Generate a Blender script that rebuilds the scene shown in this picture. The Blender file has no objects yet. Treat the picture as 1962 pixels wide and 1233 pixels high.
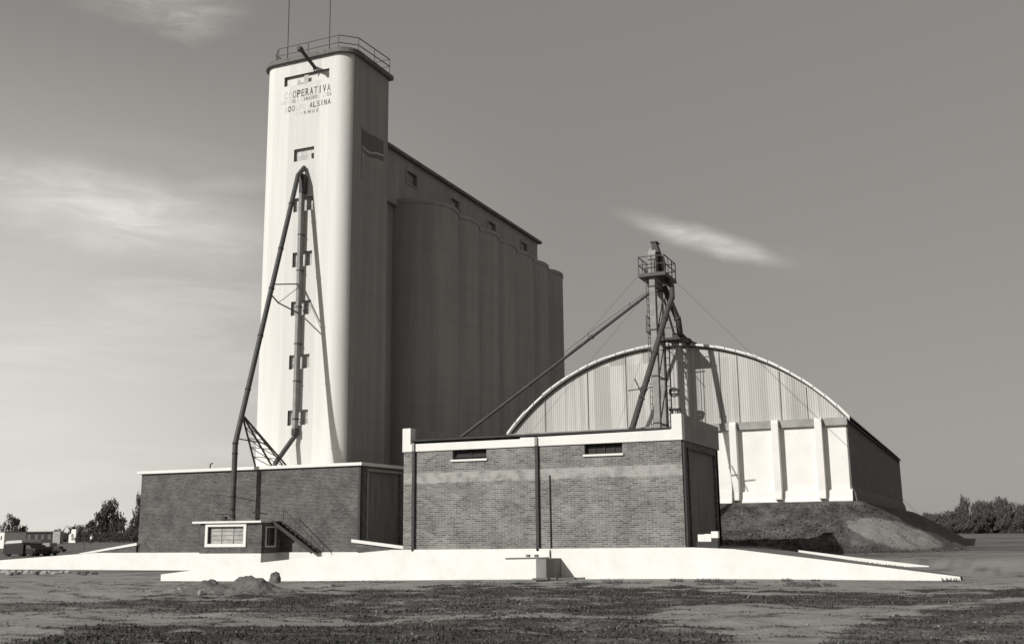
import bpy, bmesh, math, random
from math import sin, cos, pi, radians, sqrt, atan2, asin, tan
from mathutils import Vector, Matrix, Euler, noise
random.seed(7)
S = bpy.context.scene
COL = S.collection

# ---------------------------------------------------------------- camera
F, CX, CY = 2010.0, 981.0, 616.5
EYE = Vector((0, 0, 1.6))
ROT = (Matrix.Rotation(radians(23.5), 3, 'Z') @ Matrix.Rotation(radians(90 + 11.26), 3, 'X')
       @ Matrix.Rotation(radians(-0.63), 3, 'Z'))
cam = bpy.data.objects.new('camera', bpy.data.cameras.new('camera'))
COL.objects.link(cam)
cam.matrix_world = Matrix.Translation(EYE) @ ROT.to_4x4()
cam.data.sensor_width = 36
cam.data.lens = 36 * F / 1962
cam.data.clip_end = 20000
S.camera = cam

def at(x, y, Y):
    """survey point: the photo pixel (x, y) at depth plane Y"""
    d = ROT @ Vector(((x - CX) / F, -(y - CY) / F, -1))
    return EYE + d * (Y / d.y)
def atz(x, y, z):
    d = ROT @ Vector(((x - CX) / F, -(y - CY) / F, -1))
    return EYE + d * ((z - 1.6) / d.z)

# ---------------------------------------------------------------- light
AZ, EL = radians(24.8), radians(28.2)
TRAVEL = Vector((sin(AZ) * cos(EL), cos(AZ) * cos(EL), -sin(EL)))
sun = bpy.data.objects.new('sun', bpy.data.lights.new('sun', 'SUN'))
COL.objects.link(sun)
sun.data.energy = 4.3
sun.data.angle = radians(0.5)
sun.data.color = (1.0, 0.985, 0.945)
sun.rotation_euler = TRAVEL.to_track_quat('-Z', 'Y').to_euler()

W = bpy.data.worlds.new('World')
S.world = W
W.use_nodes = True
nt = W.node_tree
nt.nodes.clear()
def N(nt, t, **k):
    n = nt.nodes.new(t)
    for a, b in k.items():
        setattr(n, a, b)
    return n
def mth(nt, op, a, b=None, c=None, clamp=False):
    n = nt.nodes.new('ShaderNodeMath'); n.operation = op; n.use_clamp = clamp
    for i, v in enumerate((a, b, c)):
        if v is None: continue
        if isinstance(v, (int, float)): n.inputs[i].default_value = v
        else: nt.links.new(v, n.inputs[i])
    return n.outputs[0]
def sstep(nt, v, lo, hi, a=0.0, b=1.0):
    n = nt.nodes.new('ShaderNodeMapRange'); n.interpolation_type = 'SMOOTHSTEP'
    nt.links.new(v, n.inputs[0])
    for i, q in enumerate((lo, hi, a, b)): n.inputs[i + 1].default_value = q
    return n.outputs[0]
L = nt.links.new
sky = N(nt, 'ShaderNodeTexSky', sky_type='NISHITA')
sky.sun_disc = False
sky.sun_elevation = EL
sky.sun_rotation = atan2(-TRAVEL.x, -TRAVEL.y)
sky.air_density = 1.0; sky.dust_density = 0.6; sky.ozone_density = 1.0
sep = N(nt, 'ShaderNodeSeparateColor'); L(sky.outputs[0], sep.inputs[0])
# panchromatic film behind a light yellow filter
bw = mth(nt, 'ADD', mth(nt, 'ADD', mth(nt, 'MULTIPLY', sep.outputs[0], 0.30), mth(nt, 'MULTIPLY', sep.outputs[1], 0.40)),
         mth(nt, 'MULTIPLY', sep.outputs[2], 0.30))
bw = mth(nt, 'MULTIPLY', mth(nt, 'POWER', bw, .30), 1.95)   # the film's shoulder
tc = N(nt, 'ShaderNodeTexCoord')
sx = N(nt, 'ShaderNodeSeparateXYZ'); L(tc.outputs['Generated'], sx.inputs[0])
azm = mth(nt, 'ARCTAN2', sx.outputs[0], sx.outputs[1])      # radians right of +Y
ele = mth(nt, 'ARCSINE', sx.outputs[2])
cb = N(nt, 'ShaderNodeCombineXYZ'); L(azm, cb.inputs[0]); L(ele, cb.inputs[1])
def cloud(mapping_rot, scale, detail, lo, hi, dist=0.6, seed=0.0):
    mp = N(nt, 'ShaderNodeMapping'); L(cb.outputs[0], mp.inputs[0])
    mp.inputs['Rotation'].default_value = (0, 0, mapping_rot); mp.inputs['Scale'].default_value = scale
    mp.inputs['Location'].default_value = (seed, seed * .7, 0)
    no = N(nt, 'ShaderNodeTexNoise'); L(mp.outputs[0], no.inputs[0])
    no.inputs['Scale'].default_value = 1; no.inputs['Detail'].default_value = detail
    no.inputs['Roughness'].default_value = .62; no.inputs['Distortion'].default_value = dist
    return sstep(nt, no.outputs[0], lo, hi)
def ang(x, y):
    d = ROT @ Vector(((x - CX) / F, -(y - CY) / F, -1)); d.normalize()
    return atan2(d.x, d.y), asin(d.z)
def blob(x0, y0, x1, y1, wid, soft=1.0, jitter=.05, jscale=30):
    """soft elongated cloud between two sky directions"""
    a0, e0 = ang(x0, y0); a1, e1 = ang(x1, y1)
    ln = sqrt((a1 - a0) ** 2 + (e1 - e0) ** 2); th = atan2(e1 - e0, a1 - a0)
    no = N(nt, 'ShaderNodeTexNoise'); L(cb.outputs[0], no.inputs[0]); no.inputs['Scale'].default_value = jscale
    no.inputs['Detail'].default_value = 5
    jit = mth(nt, 'MULTIPLY', mth(nt, 'SUBTRACT', no.outputs[0], .5), jitter)
    da = mth(nt, 'SUBTRACT', azm, (a0 + a1) / 2); de = mth(nt, 'SUBTRACT', ele, (e0 + e1) / 2)
    u = mth(nt, 'ADD', mth(nt, 'MULTIPLY', da, cos(th)), mth(nt, 'MULTIPLY', de, sin(th)))
    v = mth(nt, 'ADD', mth(nt, 'SUBTRACT', mth(nt, 'MULTIPLY', de, cos(th)), mth(nt, 'MULTIPLY', da, sin(th))), jit)
    u = mth(nt, 'DIVIDE', u, ln / 2); v = mth(nt, 'DIVIDE', v, wid)
    r2 = mth(nt, 'ADD', mth(nt, 'MULTIPLY', u, u), mth(nt, 'MULTIPLY', v, v))
    return sstep(nt, mth(nt, 'SQRT', r2), 1.25 * soft, 0.0, 0, 1)
streak = cloud(-0.16, (5.0, 26, 1), 6, .44, .74, seed=3.1)
fine = cloud(-0.12, (14, 60, 1), 6, .35, .75, seed=9.0)
leftmask = sstep(nt, azm, -.38, -.74, 0, 1)
lowmask = sstep(nt, ele, .40, .12, .0, 1)
cA = mth(nt, 'MULTIPLY', mth(nt, 'MULTIPLY', streak, leftmask), lowmask)
b1 = mth(nt, 'MULTIPLY', blob(-150, 330, 560, 470, .045, jitter=.05, jscale=9), mth(nt, 'ADD', mth(nt, 'MULTIPLY', fine, .5), .5))
b2 = mth(nt, 'MULTIPLY', blob(1185, 408, 1525, 508, .0125, jitter=.012, jscale=26), mth(nt, 'ADD', mth(nt, 'MULTIPLY', fine, .45), .55))
b3 = mth(nt, 'MULTIPLY', blob(120, -30, 480, 22, .030, jitter=.05, jscale=16), mth(nt, 'ADD', mth(nt, 'MULTIPLY', fine, .7), .3))
b4 = mth(nt, 'MULTIPLY', blob(230, 380, 560, 330, .014, jitter=.03, jscale=20), .45)
b5 = mth(nt, 'MULTIPLY', blob(1380, 480, 1640, 520, .02, jitter=.03, jscale=20), .12)
mx = mth(nt, 'MAXIMUM', mth(nt, 'MULTIPLY', cA, .42), mth(nt, 'MULTIPLY', b1, .95))
for b, k in ((b2, .80), (b3, .55), (b4, .4), (b5, .25)):
    mx = mth(nt, 'MAXIMUM', mx, mth(nt, 'MULTIPLY', b, k))
CLOUD = 8.0
# low haze of the plain, a little denser on the sun's side
hz = mth(nt, 'MULTIPLY', sstep(nt, ele, .50, .04, 0, 1), sstep(nt, azm, -.33, -.88, .0, .93))
tot = mth(nt, 'ADD', mth(nt, 'MULTIPLY', bw, mth(nt, 'SUBTRACT', 1, hz)), mth(nt, 'MULTIPLY', hz, 7.6))
tot = mth(nt, 'ADD', mth(nt, 'MULTIPLY', tot, mth(nt, 'SUBTRACT', 1, mx)), mth(nt, 'MULTIPLY', mx, CLOUD))
cc = N(nt, 'ShaderNodeCombineColor')
L(tot, cc.inputs[0]); L(mth(nt, 'MULTIPLY', tot, .963), cc.inputs[1]); L(mth(nt, 'MULTIPLY', tot, .905), cc.inputs[2])
bg = N(nt, 'ShaderNodeBackground'); L(cc.outputs[0], bg.inputs[0]); bg.inputs[1].default_value = 0.10
wo = N(nt, 'ShaderNodeOutputWorld'); L(bg.outputs[0], wo.inputs[0])
S.view_settings.view_transform = 'Standard'
S.view_settings.look = 'None'
S.view_settings.exposure = 0
S.view_settings.gamma = 1
S.cycles.max_bounces = 5

# ---------------------------------------------------------------- materials
def tint(v): return (v, v * .972, v * .93, 1)
def mat(name, v, rough=.85, var=.15, scale=3.0, bump=0.0, bscale=None, stretch=(1, 1, 1), metal=0.0, spec=.25, lo=.3, hi=.7):
    m = bpy.data.materials.new(name); m.use_nodes = True
    t = m.node_tree; p = t.nodes['Principled BSDF']
    p.inputs['Roughness'].default_value = rough; p.inputs['Metallic'].default_value = metal
    p.inputs['Specular IOR Level'].default_value = spec
    tc = N(t, 'ShaderNodeTexCoord'); mp = N(t, 'ShaderNodeMapping'); t.links.new(tc.outputs['Object'], mp.inputs[0])
    mp.inputs['Scale'].default_value = stretch
    no = N(t, 'ShaderNodeTexNoise'); t.links.new(mp.outputs[0], no.inputs[0])
    no.inputs['Scale'].default_value = scale; no.inputs['Detail'].default_value = 7; no.inputs['Roughness'].default_value = .62
    r = N(t, 'ShaderNodeValToRGB'); t.links.new(no.outputs[0], r.inputs[0])
    r.color_ramp.elements[0].position = lo; r.color_ramp.elements[1].position = hi
    r.color_ramp.elements[0].color = tint(v * (1 - var)); r.color_ramp.elements[1].color = tint(min(.95, v * (1 + var)))
    t.links.new(r.outputs[0], p.inputs['Base Color'])
    if bump:
        nb = N(t, 'ShaderNodeTexNoise'); t.links.new(tc.outputs['Object'], nb.inputs[0])
        nb.inputs['Scale'].default_value = bscale or scale * 6; nb.inputs['Detail'].default_value = 5
        b = N(t, 'ShaderNodeBump'); b.inputs['Strength'].default_value = bump; b.inputs['Distance'].default_value = .05
        t.links.new(nb.outputs[0], b.inputs['Height']); t.links.new(b.outputs[0], p.inputs['Normal'])
    return m
def bandmix(m, fn):
    """recolour helper: fn(tree, color_socket, objcoord separate) -> new color socket"""
    t = m.node_tree; p = t.nodes['Principled BSDF']
    src = p.inputs['Base Color'].links[0].from_socket
    tc = [n for n in t.nodes if n.type == 'TEX_COORD'][0]
    sp = N(t, 'ShaderNodeSeparateXYZ'); t.links.new(tc.outputs['Object'], sp.inputs[0])
    t.links.new(fn(t, src, sp, tc), p.inputs['Base Color'])
def mixc(t, f, a, b):
    n = N(t, 'ShaderNodeMix', data_type='RGBA')
    for i, v in ((0, f), (6, a), (7, b)):
        if isinstance(v, (int, float)): n.inputs[i].default_value = v
        elif isinstance(v, tuple): n.inputs[i].default_value = v
        else: t.links.new(v, n.inputs[i])
    return n.outputs[2]
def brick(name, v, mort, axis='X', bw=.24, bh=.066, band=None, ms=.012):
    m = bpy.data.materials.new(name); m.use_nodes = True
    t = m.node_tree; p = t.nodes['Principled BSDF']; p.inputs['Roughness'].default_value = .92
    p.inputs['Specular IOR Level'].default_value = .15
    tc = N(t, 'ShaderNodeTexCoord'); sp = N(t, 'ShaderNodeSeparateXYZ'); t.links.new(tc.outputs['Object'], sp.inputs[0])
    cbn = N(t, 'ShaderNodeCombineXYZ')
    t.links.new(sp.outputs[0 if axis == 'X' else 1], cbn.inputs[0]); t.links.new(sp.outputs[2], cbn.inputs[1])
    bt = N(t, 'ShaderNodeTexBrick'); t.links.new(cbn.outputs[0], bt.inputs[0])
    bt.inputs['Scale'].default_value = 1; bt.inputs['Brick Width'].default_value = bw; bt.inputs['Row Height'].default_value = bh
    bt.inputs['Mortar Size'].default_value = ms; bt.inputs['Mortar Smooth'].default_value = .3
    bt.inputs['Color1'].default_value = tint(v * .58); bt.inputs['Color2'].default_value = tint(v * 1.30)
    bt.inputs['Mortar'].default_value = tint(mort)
    no = N(t, 'ShaderNodeTexNoise'); t.links.new(cbn.outputs[0], no.inputs[0]); no.inputs['Scale'].default_value = 1.1
    no.inputs['Detail'].default_value = 8; no.inputs['Roughness'].default_value = .7
    fac = N(t, 'ShaderNodeMapRange'); t.links.new(no.outputs[0], fac.inputs[0])
    for i, q in enumerate((.3, .7, .62, 1.42)): fac.inputs[i + 1].default_value = q
    mul = N(t, 'ShaderNodeVectorMath', operation='SCALE'); t.links.new(bt.outputs[0], mul.inputs[0]); t.links.new(fac.outputs[0], mul.inputs[3])
    out = mul.outputs[0]
    # scattered pale bricks
    wn = N(t, 'ShaderNodeTexNoise'); t.links.new(cbn.outputs[0], wn.inputs[0]); wn.inputs['Scale'].default_value = 9
    wn.inputs['Detail'].default_value = 3
    pale = sstep(t, wn.outputs[0], .54, .70, 0, .5)
    out = mixc(t, pale, out, tint(v * 2.1))
    if band:
        z0, z1, k = band
        n2 = N(t, 'ShaderNodeTexNoise'); t.links.new(cbn.outputs[0], n2.inputs[0]); n2.inputs['Scale'].default_value = 2.6
        n2.inputs['Detail'].default_value = 6
        zz = mth(t, 'ADD', sp.outputs[2], mth(t, 'MULTIPLY', mth(t, 'SUBTRACT', n2.outputs[0], .5), .16))
        f = mth(t, 'MULTIPLY', sstep(t, zz, z0 - .03, z0 + .05), sstep(t, zz, z1 + .03, z1 - .05))
        f = mth(t, 'MULTIPLY', f, sstep(t, n2.outputs[0], .34, .60, .35 * k, k))
        rough = mixc(t, .30, tint(.46), bt.outputs[0])
        out = mixc(t, f, out, rough)
    t.links.new(out, p.inputs['Base Color'])
    b = N(t, 'ShaderNodeBump'); b.inputs['Strength'].default_value = .8; b.inputs['Distance'].default_value = .012
    b.invert = True
    t.links.new(bt.outputs[1], b.inputs['Height']); t.links.new(b.outputs[0], p.inputs['Normal'])
    return m

M = {}
M['white'] = mat('whitewash', .72, var=.06, scale=1.3, bump=.12, bscale=9)
M['whiteramp'] = mat('whitewashed ramp concrete', .735, var=.07, scale=1.6, bump=.15, bscale=7)
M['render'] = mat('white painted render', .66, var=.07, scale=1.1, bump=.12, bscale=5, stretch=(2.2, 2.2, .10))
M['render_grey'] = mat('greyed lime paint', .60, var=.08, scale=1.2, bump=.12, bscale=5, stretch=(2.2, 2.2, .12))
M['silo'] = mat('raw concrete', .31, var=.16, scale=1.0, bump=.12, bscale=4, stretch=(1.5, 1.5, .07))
M['conc'] = mat('grey concrete', .30, var=.2, scale=2.0, bump=.2, bscale=14)
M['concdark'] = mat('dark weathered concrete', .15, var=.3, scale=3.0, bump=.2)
M['tarroof'] = mat('tarred roof', .05, var=.3, scale=3)
M['steel'] = mat('dark painted steel', .035, rough=.6, var=.25, scale=4, spec=.35)
M['steelmid'] = mat('grey painted steel', .065, rough=.6, var=.25, scale=4, spec=.35)
M['galv'] = mat('galvanised sheet', .27, rough=.85, var=.2, scale=2.2, spec=.12)
M['corr'] = mat('pale corrugated sheet', .50, rough=.7, var=.14, scale=.8, stretch=(1.6, 1, .18), spec=.25)
M['roofsheet'] = mat('weathered roof sheet', .30, rough=.7, var=.15, scale=.8)
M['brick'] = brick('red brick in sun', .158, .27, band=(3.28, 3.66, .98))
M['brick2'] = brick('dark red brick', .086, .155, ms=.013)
M['brickside'] = brick('red brick side', .13, .20, axis='Y')  # brick darkened for the side walls, their shade put into the colour
M['glass'] = mat('dusty window glass', .10, rough=.25, var=.3, scale=2, spec=.6)
M['paneglass'] = mat('pale dusty glass', .33, rough=.35, var=.45, scale=1.6, spec=.5)  # pane colour lightened to stand in for its reflection
M['black'] = mat('black opening', .04, var=.1)
M['pfade1'] = mat('faded black lettering', .07, var=.2, scale=9)
M['pfade2'] = mat('worn grey lettering', .19, var=.2, scale=9)
M['pfade3'] = mat('nearly vanished lettering', .52, var=.08, scale=9)
M['flagdark'] = mat('faded dark paint', .155, var=.15, scale=3)
M['flaglight'] = mat('faded light paint', .42, var=.1, scale=3)
M['earthlight'] = mat('bare pale earth', .20, var=.3, scale=2.5, bump=.6, bscale=8)
M['rubble'] = mat('rubble and soil', .115, var=.45, scale=3.5, bump=.9, bscale=9)
M['stone'] = mat('pale stone', .27, var=.25, scale=6, bump=.4)
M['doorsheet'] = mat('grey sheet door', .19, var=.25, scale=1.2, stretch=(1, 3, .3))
M['leaf'] = mat('evergreen leaf', .080, var=.35, scale=.6, rough=.8)
M['leaf2'] = mat('thin winter twigs', .10, var=.3, scale=.6, rough=.9)
M['bark'] = mat('bark', .07, var=.3, scale=2)
M['cartop'] = mat('sun bleached canvas', .55, var=.1)
M['carpaint'] = mat('dark car paint', .022, rough=.45, var=.3, scale=2, spec=.4)
M['rubber'] = mat('rubber', .03, var=.2)
M['skin'] = mat('skin', .35, var=.05)
M['shirt'] = mat('white shirt', .8, var=.05)
M['trousers'] = mat('dark trousers', .05, var=.1)
M['wood'] = mat('weathered timber', .12, var=.3, scale=3, stretch=(.3, 3, 3))
def corrug(m):
    def fn(t, src, sp, tc):
        # faint seams and rust streaks running down the sheets
        n = N(t, 'ShaderNodeTexNoise'); mp = N(t, 'ShaderNodeMapping'); mp.inputs['Scale'].default_value = (5, 1, .12)
        t.links.new(tc.outputs['Object'], mp.inputs[0]); t.links.new(mp.outputs[0], n.inputs[0]); n.inputs['Scale'].default_value = 1
        n.inputs['Detail'].default_value = 6
        src = mixc(t, sstep(t, n.outputs[0], .50, .66, 0, .5), src, tint(.30))
        # each sheet weathered to its own tone
        wn = N(t, 'ShaderNodeTexWhiteNoise', noise_dimensions='2D'); c_ = N(t, 'ShaderNodeCombineXYZ')
        t.links.new(mth(t, 'FLOOR', mth(t, 'DIVIDE', sp.outputs[0], .82)), c_.inputs[0]); t.links.new(mth(t, 'FLOOR', mth(t, 'DIVIDE', sp.outputs[2], 3.1)), c_.inputs[1])
        t.links.new(c_.outputs[0], wn.inputs[0])
        return mixc(t, mth(t, 'MULTIPLY', mth(t, 'POWER', wn.outputs[0], 2.5), .62), src, tint(.26))
    bandmix(m, fn)
corrug(M['corr'])
def shuttering(m, v):
    def fn(t, src, sp, tc):
        w = N(t, 'ShaderNodeTexNoise'); mp = N(t, 'ShaderNodeMapping'); mp.inputs['Scale'].default_value = (.05, .05, 1.4)
        t.links.new(tc.outputs['Object'], mp.inputs[0]); t.links.new(mp.outputs[0], w.inputs[0]); w.inputs['Scale'].default_value = 1
        w.inputs['Detail'].default_value = 4
        return mixc(t, sstep(t, w.outputs[0], .45, .62, 0, .14), src, tint(v))
    bandmix(m, fn)
shuttering(M['silo'], .20)

# ---------------------------------------------------------------- mesh helpers
class MB:
    def __init__(s): s.v = []; s.f = []; s.mi = []
    def face(s, pts, mi=0):
        n = len(s.v); s.v += [tuple(p) for p in pts]; s.f.append(tuple(range(n, n + len(pts)))); s.mi.append(mi)
    def box(s, x0, x1, y0, y1, z0, z1, mi=0):
        n = len(s.v)
        s.v += [(x, y, z) for z in (z0, z1) for x, y in ((x0, y0), (x1, y0), (x1, y1), (x0, y1))]
        for f in ((3, 2, 1, 0), (4, 5, 6, 7), (0, 1, 5, 4), (1, 2, 6, 5), (2, 3, 7, 6), (3, 0, 4, 7)):
            s.f.append(tuple(n + i for i in f)); s.mi.append(mi)
        return s
    def bar(s, a, b, w, h=None, mi=0, up=(0, 0, 1)):
        a = Vector(a); b = Vector(b); h = h or w
        d = (b - a).normalized(); u = Vector(up)
        if abs(d.dot(u)) > .98: u = Vector((0, 1, 0))
        r = d.cross(u).normalized(); u = r.cross(d)
        n = len(s.v)
        for p in (a, b):
            for i, j in ((-1, -1), (1, -1), (1, 1), (-1, 1)):
                s.v.append(tuple(p + r * (i * w / 2) + u * (j * h / 2)))
        for f in ((3, 2, 1, 0), (4, 5, 6, 7), (0, 1, 5, 4), (1, 2, 6, 5), (2, 3, 7, 6), (3, 0, 4, 7)):
            s.f.append(tuple(n + i for i in f)); s.mi.append(mi)
        return s
    def tube(s, pts, r, seg=12, mi=0, cap=True, radii=None):
        pts = [Vector(p) for p in pts]; n0 = len(s.v); k = len(pts)
        prev = None
        for i, p in enumerate(pts):
            d = (pts[min(i + 1, k - 1)] - pts[max(i - 1, 0)]).normalized()
            if prev is None:
                u = Vector((0, 0, 1)) if abs(d.z) < .9 else Vector((0, 1, 0))
                a = d.cross(u).normalized()
            else:
                a = (prev - d * prev.dot(d)).normalized()
            prev = a; b = d.cross(a)
            rr = radii[i] if radii else r
            for j in range(seg):
                t = 2 * pi * j / seg
                s.v.append(tuple(p + a * (cos(t) * rr) + b * (sin(t) * rr)))
        for i in range(k - 1):
            for j in range(seg):
                q = (j + 1) % seg
                s.f.append((n0 + i * seg + j, n0 + i * seg + q, n0 + (i + 1) * seg + q, n0 + (i + 1) * seg + j)); s.mi.append(mi)
        if cap:
            s.f.append(tuple(n0 + j for j in reversed(range(seg)))); s.mi.append(mi)
            s.f.append(tuple(n0 + (k - 1) * seg + j for j in range(seg))); s.mi.append(mi)
        return s
    def prism(s, poly, axis, a, b, mi=0):
        """poly 2-D (x,z) for axis 'Y' or (x,y) for axis 'Z' or (y,z) for 'X', extruded a..b"""
        def P(p, t):
            return {'Y': (p[0], t, p[1]), 'Z': (p[0], p[1], t), 'X': (t, p[0], p[1])}[axis]
        n = len(s.v); k = len(poly)
        s.v += [P(p, a) for p in poly] + [P(p, b) for p in poly]
        s.f.append(tuple(range(n, n + k))); s.f.append(tuple(reversed(range(n + k, n + 2 * k))))
        s.mi += [mi, mi]
        for i in range(k):
            j = (i + 1) % k
            s.f.append((n + i, n + k + i, n + k + j, n + j)); s.mi.append(mi)
        return s
    def wall(s, x0, x1, z0, z1, y, d, holes, mi=0, jmi=None, xs=(), axis='Y', back=True, mfn=None):
        """wall slab front at y, thickness d (away), with rectangular holes [(x0,x1,z0,z1)]; axis 'Y' faces -Y, 'X' faces +X"""
        X = sorted(set([x0, x1] + list(xs) + [h[i] for h in holes for i in (0, 1)])); X = [q for q in X if x0 <= q <= x1]
        Z = sorted(set([z0, z1] + [h[i] for h in holes for i in (2, 3)])); Z = [q for q in Z if z0 <= q <= z1]
        P = (lambda a, t, z: (a, t, z)) if axis == 'Y' else (lambda a, t, z: (t, a, z))
        jm = mi if jmi is None else jmi
        def inh(a, c): return any(h[0] < a < h[1] and h[2] < c < h[3] for h in holes)
        y2 = y + d
        for i in range(len(X) - 1):
            for j in range(len(Z) - 1):
                a, b, c, e = X[i], X[i + 1], Z[j], Z[j + 1]
                if inh((a + b) / 2, (c + e) / 2): continue
                m_ = mfn((a + b) / 2, (c + e) / 2) if mfn else mi
                s.face([P(a, y, c), P(b, y, c), P(b, y, e), P(a, y, e)], m_)
                if back: s.face([P(a, y2, e), P(b, y2, e), P(b, y2, c), P(a, y2, c)], m_)
        for h in holes:
            a, b, c, e = h
            s.face([P(a, y, c), P(a, y, e), P(a, y2, e), P(a, y2, c)], jm)
            s.face([P(b, y, e), P(b, y, c), P(b, y2, c), P(b, y2, e)], jm)
            s.face([P(a, y, e), P(b, y, e), P(b, y2, e), P(a, y2, e)], jm)
            s.face([P(b, y, c), P(a, y, c), P(a, y2, c), P(b, y2, c)], jm)
        for q in (x0, x1): s.face([P(q, y, z0), P(q, y, z1), P(q, y2, z1), P(q, y2, z0)], mi)
        for q in (z0, z1): s.face([P(x0, y, q), P(x1, y, q), P(x1, y2, q), P(x0, y2, q)], mi)
        return s
    def build(s, name, mats, parent=None, smooth=False, bevel=0):
        me = bpy.data.meshes.new(name); me.from_pydata(s.v, [], s.f)
        if not isinstance(mats, (list, tuple)): mats = [mats]
        for m in mats: me.materials.append(M[m] if isinstance(m, str) else m)
        me.polygons.foreach_set('material_index', s.mi)
        if smooth: me.polygons.foreach_set('use_smooth', [True] * len(me.polygons))
        bm = bmesh.new(); bm.from_mesh(me)
        bmesh.ops.remove_doubles(bm, verts=bm.verts, dist=1e-5)
        bmesh.ops.recalc_face_normals(bm, faces=bm.faces); bm.to_mesh(me); bm.free()
        me.update()
        if smooth:
            try: me.set_sharp_from_angle(angle=radians(40))
            except Exception: pass
        o = bpy.data.objects.new(name, me); COL.objects.link(o)
        if parent:
            o.parent = parent
            o.matrix_parent_inverse = Matrix.Translation(-parent.location)
        if bevel:
            b = o.modifiers.new('bevel', 'BEVEL'); b.width = bevel; b.segments = 2; b.limit_method = 'ANGLE'
        return o
def tag(o, label, cat, group=None, kind=None):
    if label: o['label'] = label
    if cat: o['category'] = cat
    if group: o['group'] = group
    if kind: o['kind'] = kind
    return o
def thing(name, label, cat, loc=(0, 0, 0), group=None):
    o = bpy.data.objects.new(name, None); COL.objects.link(o); o.location = loc; o.empty_display_size = .3
    return tag(o, label, cat, group)
def dup(root, loc, rz=0, sc=(1, 1, 1), label=None):
    r = root.copy(); COL.objects.link(r); r.location = loc; r.rotation_euler = (0, 0, rz); r.scale = sc
    if label: r['label'] = label
    for ch in list(root.children):
        c = ch.copy(); COL.objects.link(c); c.parent = r
        for g in ch.children:
            d = g.copy(); COL.objects.link(d); d.parent = c
    return r
def smooth01(a, b, x):
    t = max(0, min(1, (x - a) / (b - a))); return t * t * (3 - 2 * t)

# ---------------------------------------------------------------- ground
def gz(x, y):
    left = -.15 + .25 * smooth01(-30, -5, x)
    z = left * smooth01(5, 20, y) if y < 33 else left
    z += smooth01(35, 43.5, y) * smooth01(-26, -12, x) * .55
    z -= smooth01(70, 260, y) * smooth01(-26, -12, x) * .5
    z += .10 * sin(x * .11 + 1) * sin(y * .13) * smooth01(60, 25, y) * smooth01(34, 28, y)
    return z
def rough(x, y):
    if y > 32.6 or y < 6: return 0
    e = smooth01(32.6, 29, y)
    n = noise.fractal(Vector((x * .28, y * .55, 0)), 1.0, 2.1, 5) * .10 + noise.fractal(Vector((x * 1.7, y * 2.6, 4)), .9, 2.2, 4) * .035
    return n * (.25 + .75 * e)
def axis_vals(lo, hi, step, far_lo, far_hi, g=1.35):
    v = []; q = lo
    while q <= hi: v.append(q); q += step
    st = step; q = v[-1]
    while q < far_hi: st *= g; q += st; v.append(q)
    st = step; q = v[0]; pre = []
    while q > far_lo: st *= g; q -= st; pre.append(q)
    return pre[::-1] + v
def px_of(x, y, z=0):
    q = ROT.transposed() @ (Vector((x, y, z)) - EYE)
    return (CX + F * q.x / -q.z, CY - F * q.y / -q.z) if q.z < -.5 else (0, 5000)
def interp(P_, x):
    if x <= P_[0][0]: return P_[0][1]
    for (a, ya), (c, yc) in zip(P_[:-1], P_[1:]):
        if x <= c: return ya + (yc - ya) * (x - a) / (c - a)
    return P_[-1][1]
UPA = [(0, 1138), (300, 1142), (450, 1141), (650, 1130), (900, 1127), (1100, 1130), (1300, 1136), (1500, 1140), (1700, 1142), (1962, 1136)]
LOA = [(0, 1163), (200, 1165), (400, 1172), (520, 1181), (700, 1189), (900, 1186), (1100, 1182), (1220, 1190), (1290, 1172), (1400, 1173), (1600, 1176), (1800, 1166), (1962, 1152)]
UPB = [(60, 1230), (140, 1198), (300, 1197), (500, 1204), (700, 1204), (950, 1197), (1100, 1200), (1250, 1208), (1400, 1230), (1420, 1300), (1560, 1300), (1600, 1228), (1700, 1202), (1800, 1183), (1962, 1166)]
def veg(x, y):
    """surveyed cover of the ground: 1 grassy, 0 bare trodden soil"""
    if y < 6 or y > 40 or abs(x) > 60: return .5
    u, v = px_of(x, y)
    n1 = noise.fractal(Vector((x * .22, y * .9, 3)), 1, 2, 5); n2 = noise.fractal(Vector((x * .9, y * 2.6, 8)), .9, 2, 5)
    v += n1 * 13 + n2 * 8
    a = smooth01(-2.5, 2.5, v - interp(UPA, u)) * smooth01(-3, 3, interp(LOA, u) - v)
    if u < 500: a *= .55 + .45 * smooth01(200, 500, u)
    b_ = smooth01(-3, 3, v - interp(UPB, u)) * (.75 if u > 1500 else 1)
    w = max(a, b_); w = w * (.85 + .7 * n2)
    w = max(w, .55 * smooth01(.12, .45, n2 + .5 * n1))
    return max(0, min(1, w))
xs = axis_vals(-46, 8, .20, -9000, 9000)
ys = axis_vals(7.5, 34, .13, -9000, 9000)
b = MB()
W_ = len(ys)
for x in xs:
    for y in ys:
        z = gz(x, y) if abs(x) < 400 and abs(y) < 500 else (-.1 if x > -20 else -.15)
        b.v.append((x, y, z + rough(x, y)))
for i in range(len(xs) - 1):
    for j in range(W_ - 1):
        b.f.append((i * W_ + j, (i + 1) * W_ + j, (i + 1) * W_ + j + 1, i * W_ + j + 1)); b.mi.append(0)
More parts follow.
